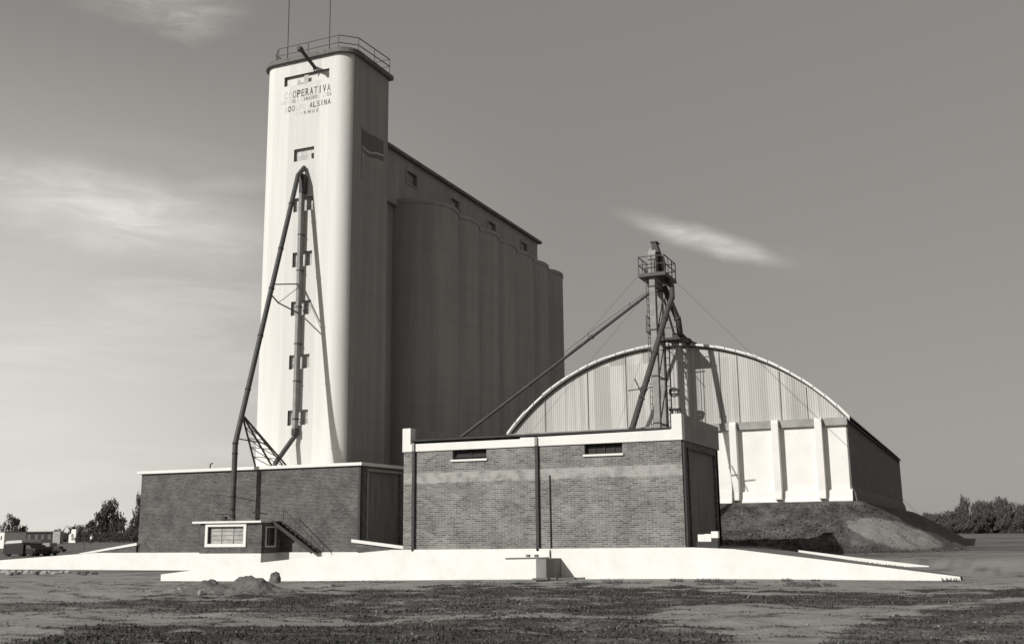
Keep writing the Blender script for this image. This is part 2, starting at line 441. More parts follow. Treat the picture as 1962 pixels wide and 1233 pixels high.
def ground_mat():
    m = bpy.data.materials.new('rough trodden grass and soil'); m.use_nodes = True
    t = m.node_tree; p = t.nodes['Principled BSDF']; p.inputs['Roughness'].default_value = .95; p.inputs['Specular IOR Level'].default_value = .1
    tc = N(t, 'ShaderNodeTexCoord')
    def nz(scale, st, det=6, ro=.65, dist=0.0, loc=(0, 0, 0)):
        mp = N(t, 'ShaderNodeMapping'); mp.inputs['Scale'].default_value = st; mp.inputs['Location'].default_value = loc
        mp.inputs['Rotation'].default_value = (0, 0, radians(-8))
        t.links.new(tc.outputs['Object'], mp.inputs[0]); n = N(t, 'ShaderNodeTexNoise'); t.links.new(mp.outputs[0], n.inputs[0])
        n.inputs['Scale'].default_value = scale; n.inputs['Detail'].default_value = det; n.inputs['Roughness'].default_value = ro
        n.inputs['Distortion'].default_value = dist
        return n.outputs[0]
    big = nz(.10, (1, 3.6, 1), 5, .6, .5, (3, 1, 0)); med = nz(1.3, (1, 1.7, 1), 8, .72); fi = nz(11, (1, 1.3, 1), 5, .7)
    cov = N(t, 'ShaderNodeAttribute', attribute_name='cover')
    f = mth(t, 'ADD', mth(t, 'MULTIPLY', big, .95), mth(t, 'MULTIPLY', med, .55))
    f = mth(t, 'ADD', f, mth(t, 'MULTIPLY', cov.outputs['Fac'], -.55))
    f = mth(t, 'ADD', f, .44)
    f = mth(t, 'ADD', f, mth(t, 'MULTIPLY', mth(t, 'SUBTRACT', fi, .25), .62))
    r = N(t, 'ShaderNodeValToRGB'); t.links.new(mth(t, 'DIVIDE', f, 2.05), r.inputs[0])
    el = r.color_ramp.elements; el[0].position = .40; el[0].color = tint(.050); el[1].position = .70; el[1].color = tint(.275)
    e = el.new(.50); e.color = tint(.115)
    e = el.new(.56); e.color = tint(.20)
    t.links.new(r.outputs[0], p.inputs['Base Color'])
    bp = N(t, 'ShaderNodeBump'); bp.inputs['Strength'].default_value = .9; bp.inputs['Distance'].default_value = .06
    t.links.new(mth(t, 'ADD', med, mth(t, 'MULTIPLY', fi, .5)), bp.inputs['Height']); t.links.new(bp.outputs[0], p.inputs['Normal'])
    return m
M['ground'] = ground_mat()
g = b.build('ground', 'ground', smooth=True); g['kind'] = 'structure'
at_ = g.data.attributes.new('cover', 'FLOAT', 'POINT')
at_.data.foreach_set('value', [veg(v.co.x, v.co.y) for v in g.data.vertices])

# short grass in the foreground
def grass():
    b = MB(); rnd = random.Random(3)
    n = 0
    while n < 90000:
        y = 8.5 + 23.9 * rnd.random() ** 1.1; x = -y * 1.18 - 1 + rnd.random() * (y * 1.26 + 2)
        d = veg(x, y) - .45
        if d + .5 * rnd.random() < .10: continue
        z = gz(x, y) + rough(x, y) - .01; h = (.010 + .035 * rnd.random() ** 2) * (1 + max(0, d)); a = rnd.random() * pi
        w = .012 + .02 * rnd.random(); lx, ly = rnd.uniform(-.05, .05), rnd.uniform(-.05, .05)
        n0 = len(b.v)
        b.v += [(x - cos(a) * w, y - sin(a) * w, z), (x + cos(a) * w, y + sin(a) * w, z), (x + lx, y + ly, z + h)]
        b.f.append((n0, n0 + 1, n0 + 2)); b.mi.append(0 if rnd.random() < .8 else 1); n += 1
    me = bpy.data.meshes.new('grass'); me.from_pydata(b.v, [], b.f)
    me.materials.append(mat('dull grass', .060, var=.5, scale=2)); me.materials.append(mat('dry grass', .12, var=.4, scale=2))
    me.polygons.foreach_set('material_index', b.mi)
    o = bpy.data.objects.new('grass', me); COL.objects.link(o); o['kind'] = 'stuff'; o['label'] = 'short patchy grass over the rough foreground'; o['category'] = 'grass'
grass()

# ---------------------------------------------------------------- near truck ramp
r1 = thing('truck_ramp', 'long whitewashed concrete truck ramp passing under the nearer brick shed', 'ramp', (-14, 35, 0))
prof = [(-29.3, -.5), (-29.3, .10), (-27.5, .29), (-23.2, .68), (-19.0, 1.00), (-13, 1.02), (-8.3, 1.04), (-7.0, .985), (-3.5, .56), (-.62, .20), (-.55, -.5)]
MB().prism(prof, 'Y', 32.9, 33.12).build('wall', 'whiteramp', r1, bevel=.012)
b = MB()
for (xa, za), (xb, zb) in zip(prof[1:-2], prof[2:-1]):
    b.face([(xa, 33.12, za - .03), (xb, 33.12, zb - .03), (xb, 38.3, zb - (.15 if xb > -6 else .03)), (xa, 38.3, za - (.15 if xa > -6 else .03))])
b.build('road_surface', 'concdark', r1)
MB().prism([(-5.86, 0), (-5.86, .84), (-3.96, .59), (-1.65, .315), (-1.65, 0)], 'Y', 38.3, 38.55).build('kerb', 'white', r1)
MB().prism([(-29.3, -.4), (-29.3, .12), (-19, 1.0), (-18.7, 1.0), (-18.7, -.4)], 'Y', 38.3, 38.55).build('kerb', 'white', r1)
# soil verge along the far kerb
b = MB()
rnd = random.Random(5)
for i in range(600):
    x = rnd.uniform(-5.6, -1.2); zb = .98 - .125 * (x + 5.6) * 1.1 - .25
    y = 38.1 + rnd.random() * .18; h = .03 + .07 * rnd.random()
    zz = .80 - (x + 5.86) * .117 - .17
    b.face([(x - .03, y, zz), (x + .03, y, zz), (x + rnd.uniform(-.05, .05), y - .02, zz + h)])
o = b.build('weeds', 'leaf'); tag(o, 'straggling dark weeds along the far kerb of the right ramp', 'weeds', kind='stuff')

# pier with its plank and pole
p0 = thing('ramp_pier', 'grey concrete pier jutting from the white ramp wall below the shed', 'pier', (-13.1, 32.4, 0))
pl = at(1027, 1100, 31.6).x; pr_ = at(1047, 1100, 31.6).x
MB().box(pl, pr_, 31.6, 32.9, -.3, .72).build('pier', 'doorsheet', p0, bevel=.01)
b = MB(); a1 = at(970, 1074, 32.2); a2 = at(1048, 1071, 32.2)
b.bar((at(970, 1074, 31.7).x, 31.7, .73), (pr_ + .03, 31.7, .755), .13, .05)
o = b.build('plank', 'wood', bevel=.005); tag(o, 'dark plank lying across the top of the grey pier', 'plank')
for xx, lb in ((1012, 'small dark block on the plank, left of the other block'), (1028, 'small dark block on the plank, nearer the thin pole')):
    c = at(xx, 1068, 31.7); o = MB().box(c.x - .055, c.x + .055, 31.64, 31.76, .782, .86).build('block', 'concdark', bevel=.008); tag(o, lb, 'block')
c = at(1047, 1070, 32.55)
o = MB().tube([(c.x, 32.87, -.1), (c.x, 32.87, .9), (c.x, 32.96, 1.08), (c.x - .01, 32.97, 3.42)], .022, 8).build('iron_pole', 'steel', smooth=True)
tag(o, 'thin dark iron pole rising from the pier against the brick wall', 'pole')
# debris at the foot
b = MB(); rnd = random.Random(11)
for i in range(5):
    c = atz(1035 + i * 17, 1114, .02); b.bar((c.x - .25, c.y + rnd.uniform(-.15, .15), .05 + gz(c.x, c.y)), (c.x + .28, c.y + rnd.uniform(-.1, .1), .07 + gz(c.x, c.y)), .1, .06)
o = b.build('scrap_timber', 'wood'); tag(o, 'dark scrap timber lying in the shadow at the pier foot', 'timber')

# ---------------------------------------------------------------- nearer brick shed
BX0, BX1, BY0, BY1, BZ = -18.62, -8.5, 33.0, 38.2, 1.0
sh = thing('brick_shed', 'nearer light brick shed with white stepped parapet and two slot windows', 'building', (-13.5, 35.6, 1.0))
ZB, ZP, ZC = 4.40, 4.80, 5.20
def winrect(x0, x1, y0, y1, Y):
    p = at(x0, y1, Y); q = at(x1, y0, Y); m1 = at(x0, y0, Y); m2 = at(x1, y1, Y)
    return (p.x, q.x, (p.z + m2.z) / 2, (q.z + m1.z) / 2)
w1 = winrect(867, 932, 858, 879, BY0); w2 = winrect(1120, 1192, 848, 869, BY0)
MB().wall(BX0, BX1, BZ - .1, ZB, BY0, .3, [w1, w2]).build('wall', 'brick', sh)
# parapet: low between raised corners, small step at the middle
xm = at(1029, 850, 33).x
pp = [(BX0 - .03, ZB), (BX1 + .06, ZB), (BX1 + .06, ZC + .04), (BX1 - .28, ZC + .04), (BX1 - .28, ZP - .03), (BX1 - .55, ZP - .03), (BX1 - .55, ZP - .06),
      (xm, ZP - .09), (xm - .6, ZP - .085), (xm - .6, ZP - .13), (BX0 + .30, ZP - .13), (BX0 + .30, ZC + .04), (BX0 - .03, ZC + .04)]
MB().prism(pp, 'Y', BY0 - .06, BY0 + .3).build('parapet', 'white', sh, bevel=.01)
# side walls with truck openings, parapets run back
for nm, X, xa, xb in (('r', BX1, BX1 - .3, BX1), ('l', BX0, BX0, BX0 + .3)):
    m = MB().wall(BY0 + .3, BY1, BZ - .1, ZB, xb if nm == 'r' else xa, -.3 if nm == 'r' else .3, [(BY0 + .75, BY1 - .45, BZ - .05, ZB - .22)], axis='X')
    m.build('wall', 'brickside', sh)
    MB().box(xa - (.03 if nm == 'l' else 0), xb + (.06 if nm == 'r' else 0), BY0 + .3, BY1 + .02, ZB, ZC + .04).build('parapet', 'conc', sh, bevel=.01)  # side parapets greyed: shade on the white put into the colour
MB().box(BX0, BX1, BY1 - .3, BY1 - .002, BZ - .3, ZB + .3).build('wall', 'brick2', sh)
MB().box(BX0 + .32, BX1 - .32, BY0 - .09, BY1 - .3, ZP - .04, ZP + .02).build('roof', 'tarroof', sh)
MB().box(BX1 - .16, BX1 - .10, BY0 + .70, BY1 - .40, BZ + .01, ZB - .18).build('door', 'doorsheet', sh)  # added sheet giving the open passage its shade tone
# door frame on the sunny corner's side
MB().box(BX1 + .002, BX1 + .05, BY0 + .70, BY0 + .77, BZ, ZB - .2).build('door_frame', 'steelmid', sh)
for x in (793, 1029, 1310):
    t_ = at(x, 848, 32.95); bb = at(x - 1 if x < 1000 else x + 1, 1050, 32.95)
    xx = (t_.x + bb.x) / 2
    if x == 1310: xx = BX1 + .03
    m = MB().box(xx - .055, xx + .055, BY0 - (.10 if x != 1310 else -.05), BY0 - (.002 if x != 1310 else -.2), BZ - .06, ZB + (.02 if x != 1310 else -.02))
    if x != 1310:
        m2 = MB().box(xx - .045, xx + .045, BY0 - .13, BY0 - .065, ZB + .02, ZP - .1)
        m2.build('gutter_spout', 'conc', sh)
    m.build('downpipe', 'steel', sh, bevel=.006)
def slot_window(w, Y, parent, n=4, bars=True):
    x0, x1, z0, z1 = w
    f = MB().box(x0 - .04, x1 + .04, Y - .07, Y + .05, z0 - .07, z0 - .0).build('window', 'white', parent, bevel=.006)
    MB().box(x0, x1, Y + .18, Y + .2, z0, z1).build('pane', 'black', f)
    m = MB()
    for i in range(1, n): m.box(x0 + (x1 - x0) * i / n - .012, x0 + (x1 - x0) * i / n + .012, Y + .14, Y + .17, z0, z1)
    if bars: m.box(x0, x1, Y + .12, Y + .138, z0 + .08, z0 + .11)
    m.build('frame', 'steel', f)
slot_window(w1, BY0, sh, 1 + 1); slot_window(w2, BY0, sh, 4, False)
# white blocks by the doorway
for i, (x0, x1, y0, y1, lb) in enumerate(((1338, 1350, 1023, 1037, 'whitewashed cube at the left end of three by the dark shed doorway'),
                             (1350.6, 1363, 1022, 1037, 'whitewashed cube in the middle of three by the dark shed doorway'),
                             (1363.4, 1376.5, 1017, 1030, 'raised whitewashed cube at the right end of three by the dark doorway'))):
    p = at(x0, y1, 33.35); q = at(x1, y0, 33.35)
    o = MB().box(p.x, q.x, 33.3, 33.5, p.z, q.z).build('concrete_block', 'white', bevel=.008); tag(o, lb, 'block', 'white blocks by the doorway')
p = at(1336, 1040, 33.35); q = at(1377, 1047, 33.35)
o = MB().box(p.x, q.x, 33.26, 33.55, 1.0, at(1345, 1037.3, 33.35).z).build('timber_sleeper', 'steel'); tag(o, 'dark low timber sleeper under the white cubes', 'sleeper')
o = MB().box(at(1364, 1030, 33.35).x, q.x, 33.3, 33.5, at(1345, 1037.3, 33.35).z + .004, at(1370, 1030.3, 33.35).z).build('timber_sleeper', 'steel'); tag(o, 'short dark sleeper propping up the raised white cube', 'sleeper')

# ---------------------------------------------------------------- farther ramp and brick building
LX0, LX1, LY0, LY1, LZ = -39.9, -26.6, 43.0, 47.12, .72
r2 = thing('truck_ramp', 'farther whitewashed ramp with sloping kerb left of the long brick building', 'ramp', (-38, 45, 0))
prof = [(-60, -.6), (-60, -.12), (-49.6, .33), (-43.6, .67), (-42.6, LZ), (-23.0, LZ), (-17.0, .1), (-17.0, -.6)]
MB().prism(prof, 'Y', 42.86, 42.995).build('wall', 'whiteramp', r2)
b = MB()
for (xa, za), (xb, zb) in zip(prof[1:-2], prof[2:-1]):
    b.face([(xa, 42.995, za - .03), (xb, 42.995, zb - .03), (xb, 47.1, zb - .03), (xa, 47.1, za - .03)])
b.build('road_surface', 'conc', r2)
MB().prism([(-42.6, LZ + .002), (LX0 - .002, LZ + .002), (LX0 - .002, 1.08)], 'Y', 42.88, 43.1).build('wing_wall', 'brick2', r2)
MB().prism([(-43.7, .655), (-42.7, .735), (LX0 + .05, 1.085), (LX0 + .05, 1.22), (-43.7, .70)], 'Y', 42.84, 43.14).build('kerb', 'white', r2)
MB().prism([(LX1 + .01, LZ + .002), (-23.6, LZ + .002), (LX1 + .01, 1.10)], 'Y', 42.75, 42.93).build('wing_wall', 'brick2', r2)
MB().prism([(LX1 - .25, 1.17), (LX1 - .25, 1.31), (-22.8, .84), (-22.8, .70)], 'Y', 42.70, 42.855).build('kerb', 'white', r2)

lb_ = thing('brick_building', 'long low dark brick building in front of the white tower', 'building', (-33, 45, .7))
LT = 4.72
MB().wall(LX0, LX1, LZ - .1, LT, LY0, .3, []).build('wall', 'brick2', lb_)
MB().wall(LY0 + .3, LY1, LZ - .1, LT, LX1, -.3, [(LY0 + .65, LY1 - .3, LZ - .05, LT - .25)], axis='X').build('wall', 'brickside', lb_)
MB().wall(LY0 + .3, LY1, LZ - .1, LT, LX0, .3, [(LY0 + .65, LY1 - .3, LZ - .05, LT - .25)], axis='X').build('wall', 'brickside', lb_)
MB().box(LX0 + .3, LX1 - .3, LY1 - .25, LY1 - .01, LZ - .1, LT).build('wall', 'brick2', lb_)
MB().box(LX0 - .22, LX1 + .14, LY0 - .14, LY1, LT, LT + .15).build('roof', 'white', lb_, bevel=.01)
MB().box(LX1 + .002, LX1 + .06, LY0 + .55, LY0 + .67, LZ, LT - .12).build('door_frame', 'conc', lb_)
MB().box(LX1 + .002, LX1 + .06, LY0 + .67, LY1 - .2, LT - .24, LT - .12).build('door_frame', 'conc', lb_)
MB().box(LX1 - .10, LX1 + .03, LY0 - .03, LY0 + .12, LZ, LT - .002).build('corner_post', 'steel', lb_)
MB().box(LX1 - .16, LX1 - .10, LY0 + .6, LY1 - .27, LZ + .01, LT - .2).build('door', 'doorsheet', lb_)  # sheet added across the opening, coloured like the shade inside
c = at(403, 886, 45)
o = MB().tube([(c.x, 45, LT + .14), (c.x, 45, LT + .5), (c.x + .05, 45, LT + .56), (c.x + .16, 45, LT + .57)], .035, 8).build('vent_pipe', 'steel', smooth=True)
tag(o, 'small hooked vent pipe on the left part of the flat roof', 'vent pipe')

# weigh cabin
CX0, CX1, CY0, CZT = at(390, 1030, 41.5).x - .22, -31.03, 41.5, 2.12
cb_ = thing('weigh_cabin', 'small flat roofed brick cabin with wide white framed window', 'cabin', (-32.5, 42.2, 0))
wc = winrect(398, 468, 1008, 1041, CY0)
MB().wall(CX0, CX1, LZ - .02, CZT, CY0, .2, [wc]).build('wall', 'brick2', cb_)
MB().box(CX0 - .0, CX1 - .0, CY0 - .01, 42.85, -.4, LZ - .02).build('plinth', 'whiteramp', cb_)
sw = (42.0 - .16, 42.62 - .1, 1.05, 1.88)
MB().wall(CY0 + .2, 42.99, LZ - .02, CZT, CX1, -.2, [sw], axis='X').build('wall', 'brickside', cb_)
MB().wall(CY0 + .2, 42.99, LZ - .02, CZT, CX0, .2, [], axis='X').build('wall', 'brickside', cb_)
MB().box(CX0 - .38, CX1 + .05, CY0 - .16, 42.98, CZT, CZT + .10).build('roof', 'white', cb_, bevel=.008)
def framed(x0, x1, z0, z1, Y, parent, fw=.12, nx=4, nz=3, pane='paneglass', proud=.05):
    f = MB()
    f.box(x0 - fw, x1 + fw, Y - proud, Y - .002, z1, z1 + fw).box(x0 - fw, x1 + fw, Y - proud, Y - .002, z0 - fw, z0)
    f.box(x0 - fw, x0, Y - proud, Y - .002, z0, z1).box(x1, x1 + fw, Y - proud, Y - .002, z0, z1)
    f = f.build('window', 'white', parent)
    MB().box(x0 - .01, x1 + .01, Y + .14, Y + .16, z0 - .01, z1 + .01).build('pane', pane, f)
    m = MB()
    for i in range(1, nx): m.box(x0 + (x1 - x0) * i / nx - .01, x0 + (x1 - x0) * i / nx + .01, Y + .11, Y + .139, z0, z1)
    for i in range(1, nz): m.box(x0, x1, Y + .105, Y + .137, z0 + (z1 - z0) * i / nz - .01, z0 + (z1 - z0) * i / nz + .01)
    m.build('frame', 'steelmid' if pane != 'paneglass' else 'conc', f)
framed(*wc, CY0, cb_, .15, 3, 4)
f = MB()
y0, y1, z0, z1 = sw
f.box(CX1 + .002, CX1 + .04, y0 - .07, y1 + .07, z1, z1 + .07).box(CX1 + .002, CX1 + .04, y0 - .07, y1 + .07, z0 - .07, z0)
f.box(CX1 + .002, CX1 + .04, y0 - .07, y0, z0, z1).box(CX1 + .002, CX1 + .04, y1, y1 + .07, z0, z1)
f = f.build('window', 'white', cb_); MB().box(CX1 - .14, CX1 - .12, y0, y1, z0, z1).build('pane', 'glass', f)
MB().box(CX1 - .11, CX1 - .08, (y0 + y1) / 2 - .02, (y0 + y1) / 2 + .02, z0, z1).build('frame', 'conc', f)
# stair from cabin roof
st = thing('steel_stair', 'steep dark steel stair with thin handrail beside the brick cabin', 'stair', (-30, 42.6, .7))
A = Vector((CX1 + .06, 42.35, CZT + .06)); B = Vector((at(603, 1060, 42.4).x, 42.35, LZ + .0))
for yy in (42.2, 42.72):
    MB().bar((A.x, yy, A.z), (B.x, yy, B.z), .03, .16).build('stringer', 'steel', st)
m = MB()
for i in range(1, 9):
    t = i / 9; m.box(A.x + (B.x - A.x) * t - .10, A.x + (B.x - A.x) * t + .10, 42.215, 42.705, A.z + (B.z - A.z) * t - .015, A.z + (B.z - A.z) * t + .012)
m.build('tread', 'steel', st)
MB().box(A.x - .05, A.x + .14, 42.215, 42.705, A.z - .07, A.z - .01).build('landing', 'steel', st)
m = MB()
R0 = Vector((at(546, 975, 42.3).x, 42.2, at(546, 975, 42.3).z)); R1 = Vector((at(613, 1044, 42.3).x, 42.2, at(613, 1044, 42.3).z))
m.tube([R0, R1], .022, 8)
m.tube([R1, (R1.x, 42.2, LZ)], .018, 8)
for t in (.0, .35, .68): q = R0.lerp(R1, t); m.tube([q, (q.x, 42.2, q.z - .75 if t else A.z - .05)], .014, 6)
m.build('handrail', 'steel', st, smooth=True)
# roof rail, wheel
rl = thing('roof_railing', 'faint thin railing standing on the cabin roof left of the pipe', 'railing', (-34, 42, CZT + .1))
m = MB(); ra = at(374, 962, 42.0); rb = at(409, 960, 42.0); rc = at(426, 985, 42.0)
for q in (ra, rb): m.tube([(q.x, 42, ra.z), (q.x, 42, CZT + .1)], .010, 6)
m.tube([(ra.x, 42, ra.z), (rb.x, 42, ra.z), (rc.x, 42, rc.z), (rc.x + .08, 42, CZT + .1)], .014, 6); m.build('rail', 'steelmid', rl)
o = MB(); q = at(431, 990, 42.0)
o.tube([(q.x, 41.86, CZT + .21), (q.x, 42.05, CZT + .21)], .13, 16); o.box(q.x - .05, q.x + .36, 41.9, 42.15, CZT + .1, CZT + .2)
o = o.build('winch', 'steel'); tag(o, 'small dark winch drum on the cabin roof beside the pipe foot', 'winch')

# ---------------------------------------------------------------- white tower
TX0, TX1, TY0, TY1, TZ = -36.33, -30.4, 47.2, 51.6, 28.45
tw = thing('elevator_tower', 'tall white grain tower with rounded corners, painted sign and small windows', 'tower', (-33.4, 49.4, -.2))
RC = 0.9
wins = [(-34.0, -32.6, 23.62, 24.30), (-33.93, -32.5, 19.9, 20.75), (-33.9, -32.5, 16.55, 17.4), (-33.9, -32.5, 13.3, 14.2), (-33.92, -32.52, 10.28, 11.19), (-33.91, -32.53, 7.23, 8.15)]
def wr(x0, x1, y0, y1, Y=TY0):
    return winrect(x0, x1, y0, y1, Y)
wins = [winrect(563, 602, 283.5, 307, TY0), winrect(562, 600, 378, 404, TY0), winrect(560, 598, 482, 510, TY0), winrect(557, 596, 576, 603, TY0),
        winrect(553.5, 593, 679, 706, TY0), winrect(550.5, 590, 785, 814, TY0)]
niche = winrect(545, 631, 140, 158, TY0)
SX0, SX1 = -34.41, -32.25
def mf(x, z): return 1 if (SX0 < x < SX1) else 0
m = MB().wall(TX0 + RC, TX1 - RC, -.2, TZ, TY0, .24, wins + [niche], xs=(SX0, SX1), mfn=mf, jmi=2)  # reveals take a dark colour standing in for their shade
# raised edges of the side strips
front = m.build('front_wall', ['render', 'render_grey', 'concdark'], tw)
m = MB().box(TX0 + RC + .01, SX0 - .0, TY0 - .035, TY0 - .001, 4.0, 26.9).box(SX1, TX1 - RC - .01, TY0 - .035, TY0 - .001, 4.0, 24.9)
# shell of the corners and sides (one continuous sheet)
def arc(cx, cy, a0, a1, r, n=14): return [(cx + r * cos(a0 + (a1 - a0) * i / n), cy + r * sin(a0 + (a1 - a0) * i / n)) for i in range(n + 1)]
path = [(TX1 - RC, TY0)] + arc(TX1 - RC, TY0 + RC, -pi / 2, 0, RC)[1:] + [(TX1, TY1), (TX0, TY1)] + arc(TX0 + RC, TY0 + RC, pi, 1.5 * pi, RC)
m = MB()
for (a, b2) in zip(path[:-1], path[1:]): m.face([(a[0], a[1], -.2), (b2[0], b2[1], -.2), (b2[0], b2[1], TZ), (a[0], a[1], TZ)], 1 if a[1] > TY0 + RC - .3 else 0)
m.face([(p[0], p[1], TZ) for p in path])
m.build('shell', ['render', 'silo'], tw, smooth=True)  # side faces coloured as dark concrete to deepen their shade
# niche and window backs
MB().box(niche[0] - .02, niche[1] + .02, TY0 + .19, TY0 + .235, niche[2] - .02, niche[3] + .02).build('sign_niche', 'render', tw)
for i, w in enumerate(wins):
    x0, x1, z0, z1 = w
    f = MB().box(x0 - .01, x1 + .01, TY0 + .17, TY0 + .232, z0 - .01, z0 + .05).box(x0 - .01, x1 + .01, TY0 + .17, TY0 + .232, z1 - .05, z1 + .01)
    f.box(x0 - .01, x0 + .05, TY0 + .17, TY0 + .232, z0 + .05, z1 - .05).box(x1 - .05, x1 + .01, TY0 + .17, TY0 + .232, z0 + .05, z1 - .05)
    f = f.build('window', 'white', tw)
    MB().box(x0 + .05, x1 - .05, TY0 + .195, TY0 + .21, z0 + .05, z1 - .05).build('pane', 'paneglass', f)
    mm = MB()
    for k in (1, 2, 3): mm.box(x0 + (x1 - x0) * k / 4 - .012, x0 + (x1 - x0) * k / 4 + .012, TY0 + .18, TY0 + .194, z0 + .05, z1 - .05)
    mm.box(x0 + .05, x1 - .05, TY0 + .178, TY0 + .193, (z0 + z1) / 2 - .012, (z0 + z1) / 2 + .012); mm.build('frame', 'white', f)
x0, x1, z0, z1 = wins[0]
MB().box(x1 - .26, x1 - .03, TY0 + .14, TY0 + .17, z0 + .12, z0 + .40).build('open_vent', 'black', tw)
# cornice slab following the rounded plan
def offs(r): 
    R = RC + r
    return [(TX1 - RC, TY0 - r)] + arc(TX1 - RC, TY0 + RC, -pi / 2, 0, R)[1:] + [(TX1 + r, TY1 + r), (TX0 - r, TY1 + r)] + arc(TX0 + RC, TY0 + RC, pi, 1.5 * pi, R)
MB().prism(offs(.22), 'Z', TZ + .002, TZ + .27).build('cornice', 'concdark', tw)
# cornice stains: broken lighter render showing along the edge
# railing
ZR = TZ + .27
rg = MB()
RP = [(-35.55, 47.55), (-31.35, 47.5), (-30.5, 48.3), (-30.3, 51.5), (-36.2, 51.5), (-36.2, 48.2)]
for k in range(len(RP)):
    a = Vector((*RP[k], 0)); c2 = Vector((*RP[(k + 1) % len(RP)], 0)); n = max(1, round((c2 - a).length / 1.7))
    for z in (1.0, .55): rg.bar((a.x, a.y, ZR + z), (c2.x, c2.y, ZR + z), .04)
    for i in range(n): q = a.lerp(c2, i / n); rg.bar((q.x, q.y, ZR - .01), (q.x, q.y, ZR + 1.0), .04)
rg.build('railing', 'steelmid', tw)
for x, lb in ((551, 'thin roof aerial mast, the one nearer the tower left edge'), (631, 'thin roof aerial mast, the one nearer the middle of the tower')):
    q = at(x, 105 if x < 600 else 92, TY0 + .5)
    o = MB().tube([(q.x, TY0 + .5, ZR - .005), (q.x - (.02), TY0 + .5, ZR + 6.5)], .028, 8).build('antenna_mast', 'steelmid', smooth=True); tag(o, lb, 'antenna', 'aerials on the tower roof')
# hoist jib
q = at(604, 127, TY0)
j = MB().bar((q.x, TY0 - .004, TZ - .62), (q.x, TY0 - 1.45, TZ - .12), .13, .16)
j.bar((q.x, TY0 - 1.35, TZ - .15), (q.x, TY0 - 1.65, TZ - .1), .22, .22)
j.bar((q.x, TY0 - .004, TZ - .95), (q.x, TY0 - .3, TZ - .53), .05)
o = j.build('hoist_jib', 'steel', tw)
# lettering
def lettering(name, text, xa, xb, base, h, dark):
    """each letter keeps its own wear"""
    n = len(text); pitch = (xb - xa) / (n - .25)
    for i, ch in enumerate(text):
        if ch == ' ': continue
        cu = bpy.data.curves.new('t', 'FONT'); cu.body = ch; cu.size = h / .70; cu.extrude = 0; cu.offset = .014 * h / .4
        ob = bpy.data.objects.new('t', cu); COL.objects.link(ob)
        me = bpy.data.meshes.new_from_object(ob.evaluated_get(bpy.context.evaluated_depsgraph_get()))
        xsv = [v.co.x for v in me.vertices]
        if not xsv: continue
        wdt = max(xsv) - min(xsv); sc = min(1.0, pitch * .80 / wdt); x00 = min(xsv)
        cx_ = xa + pitch * i + (pitch * .80 - wdt * sc) / 2
        vs = MB()
        for p in me.polygons:
            vs.face([(cx_ + (me.vertices[k].co.x - x00) * sc, TY0 - .004, base + me.vertices[k].co.y) for k in p.vertices], dark[i])
        bpy.data.objects.remove(ob); bpy.data.curves.remove(cu); bpy.data.meshes.remove(me)
        vs.build('letter', ['pfade1', 'pfade2', 'pfade3'], tw)
X = lambda px, py: at(px, py, TY0).x
zc = lambda px, py: at(px, py, TY0).z
#          C  O  O  P  E  R  A  T  I  V  A
lettering('lettering', 'COOPERATIVA', X(545, 185), X(633, 168), zc(632, 173) - .02, .43, [2, 2, 1, 0, 1, 0, 0, 1, 1, 0, 1])
lettering('lettering', 'AGRICOLA GANADERA LTDA', X(538, 196), X(635, 182), zc(633, 183), .22, [2, 2, 2, 2, 2, 1, 1, 2, 0, 2, 1, 0, 1, 1, 1, 1, 2, 0, 2, 2, 1, 1])
lettering('lettering', 'ADOLFO ALSINA', X(546, 212), X(633, 198), zc(632, 199), .33, [2, 0, 1, 2, 2, 2, 0, 0, 0, 1, 1, 0, 0])
lettering('lettering', 'CARHUE', X(566, 214), X(611, 209), zc(610, 213.5), .20, [2, 2, 1, 0, 1, 1])
# emblem: worn grey hooked shield
e = MB(); pts = lambda L_: [(X(a, c), zc(a, c)) for a, c in L_]
def flat(mb, L_, y, mi=0): mb.face([(a, y, c) for a, c in L_], mi)
flat(e, pts([(583, 145), (591, 143), (591, 157), (586, 162), (582, 160)]), TY0 - .004)
flat(e, pts([(571, 153), (576, 152), (576, 158), (583, 158), (582, 161), (574, 163), (569, 162)]), TY0 - .005)
e.build('emblem', 'pfade2' if False else mat('worn grey paint', .42, var=.15), tw)
# painted flag on the shaded side
XS = TX1 + .004
def side(px, py):
    d = ROT @ Vector(((px - CX) / F, -(py - CY) / F, -1)); q = EYE + d * (XS / d.x); return (q.y, q.z)
fl = MB()
def strip(top, bot, mi):
    for k in range(len(top) - 1):
        a, b_, c_, d_ = side(*top[k]), side(*top[k + 1]), side(*bot[k + 1]), side(*bot[k])
        fl.face([(XS, *a), (XS, *b_), (XS, *c_), (XS, *d_)], mi)
xk = [694, 700, 706, 713, 720, 727, 735]
t0 = [246, 251, 256, 259, 262, 266, 271]; t1 = [278, 284, 289, 292, 291, 293, 297]; t2 = [282, 288, 293, 295, 295, 297, 300]; t3 = [288, 295, 300, 303, 303, 306, 310]
strip(list(zip(xk, t0)), list(zip(xk, t1)), 0); strip(list(zip(xk, t1)), list(zip(xk, t2)), 1); strip(list(zip(xk, t2)), list(zip(xk, t3)), 0)
a, c_ = side(692.2, 243), side(693.8, 243); d_, e_ = side(691.8, 346), side(692.9, 346)
fl.face([(XS, *a), (XS, *c_), (XS, *e_), (XS, *d_)], 0)
fl.build('painted_flag', ['flagdark', 'flaglight'], tw)

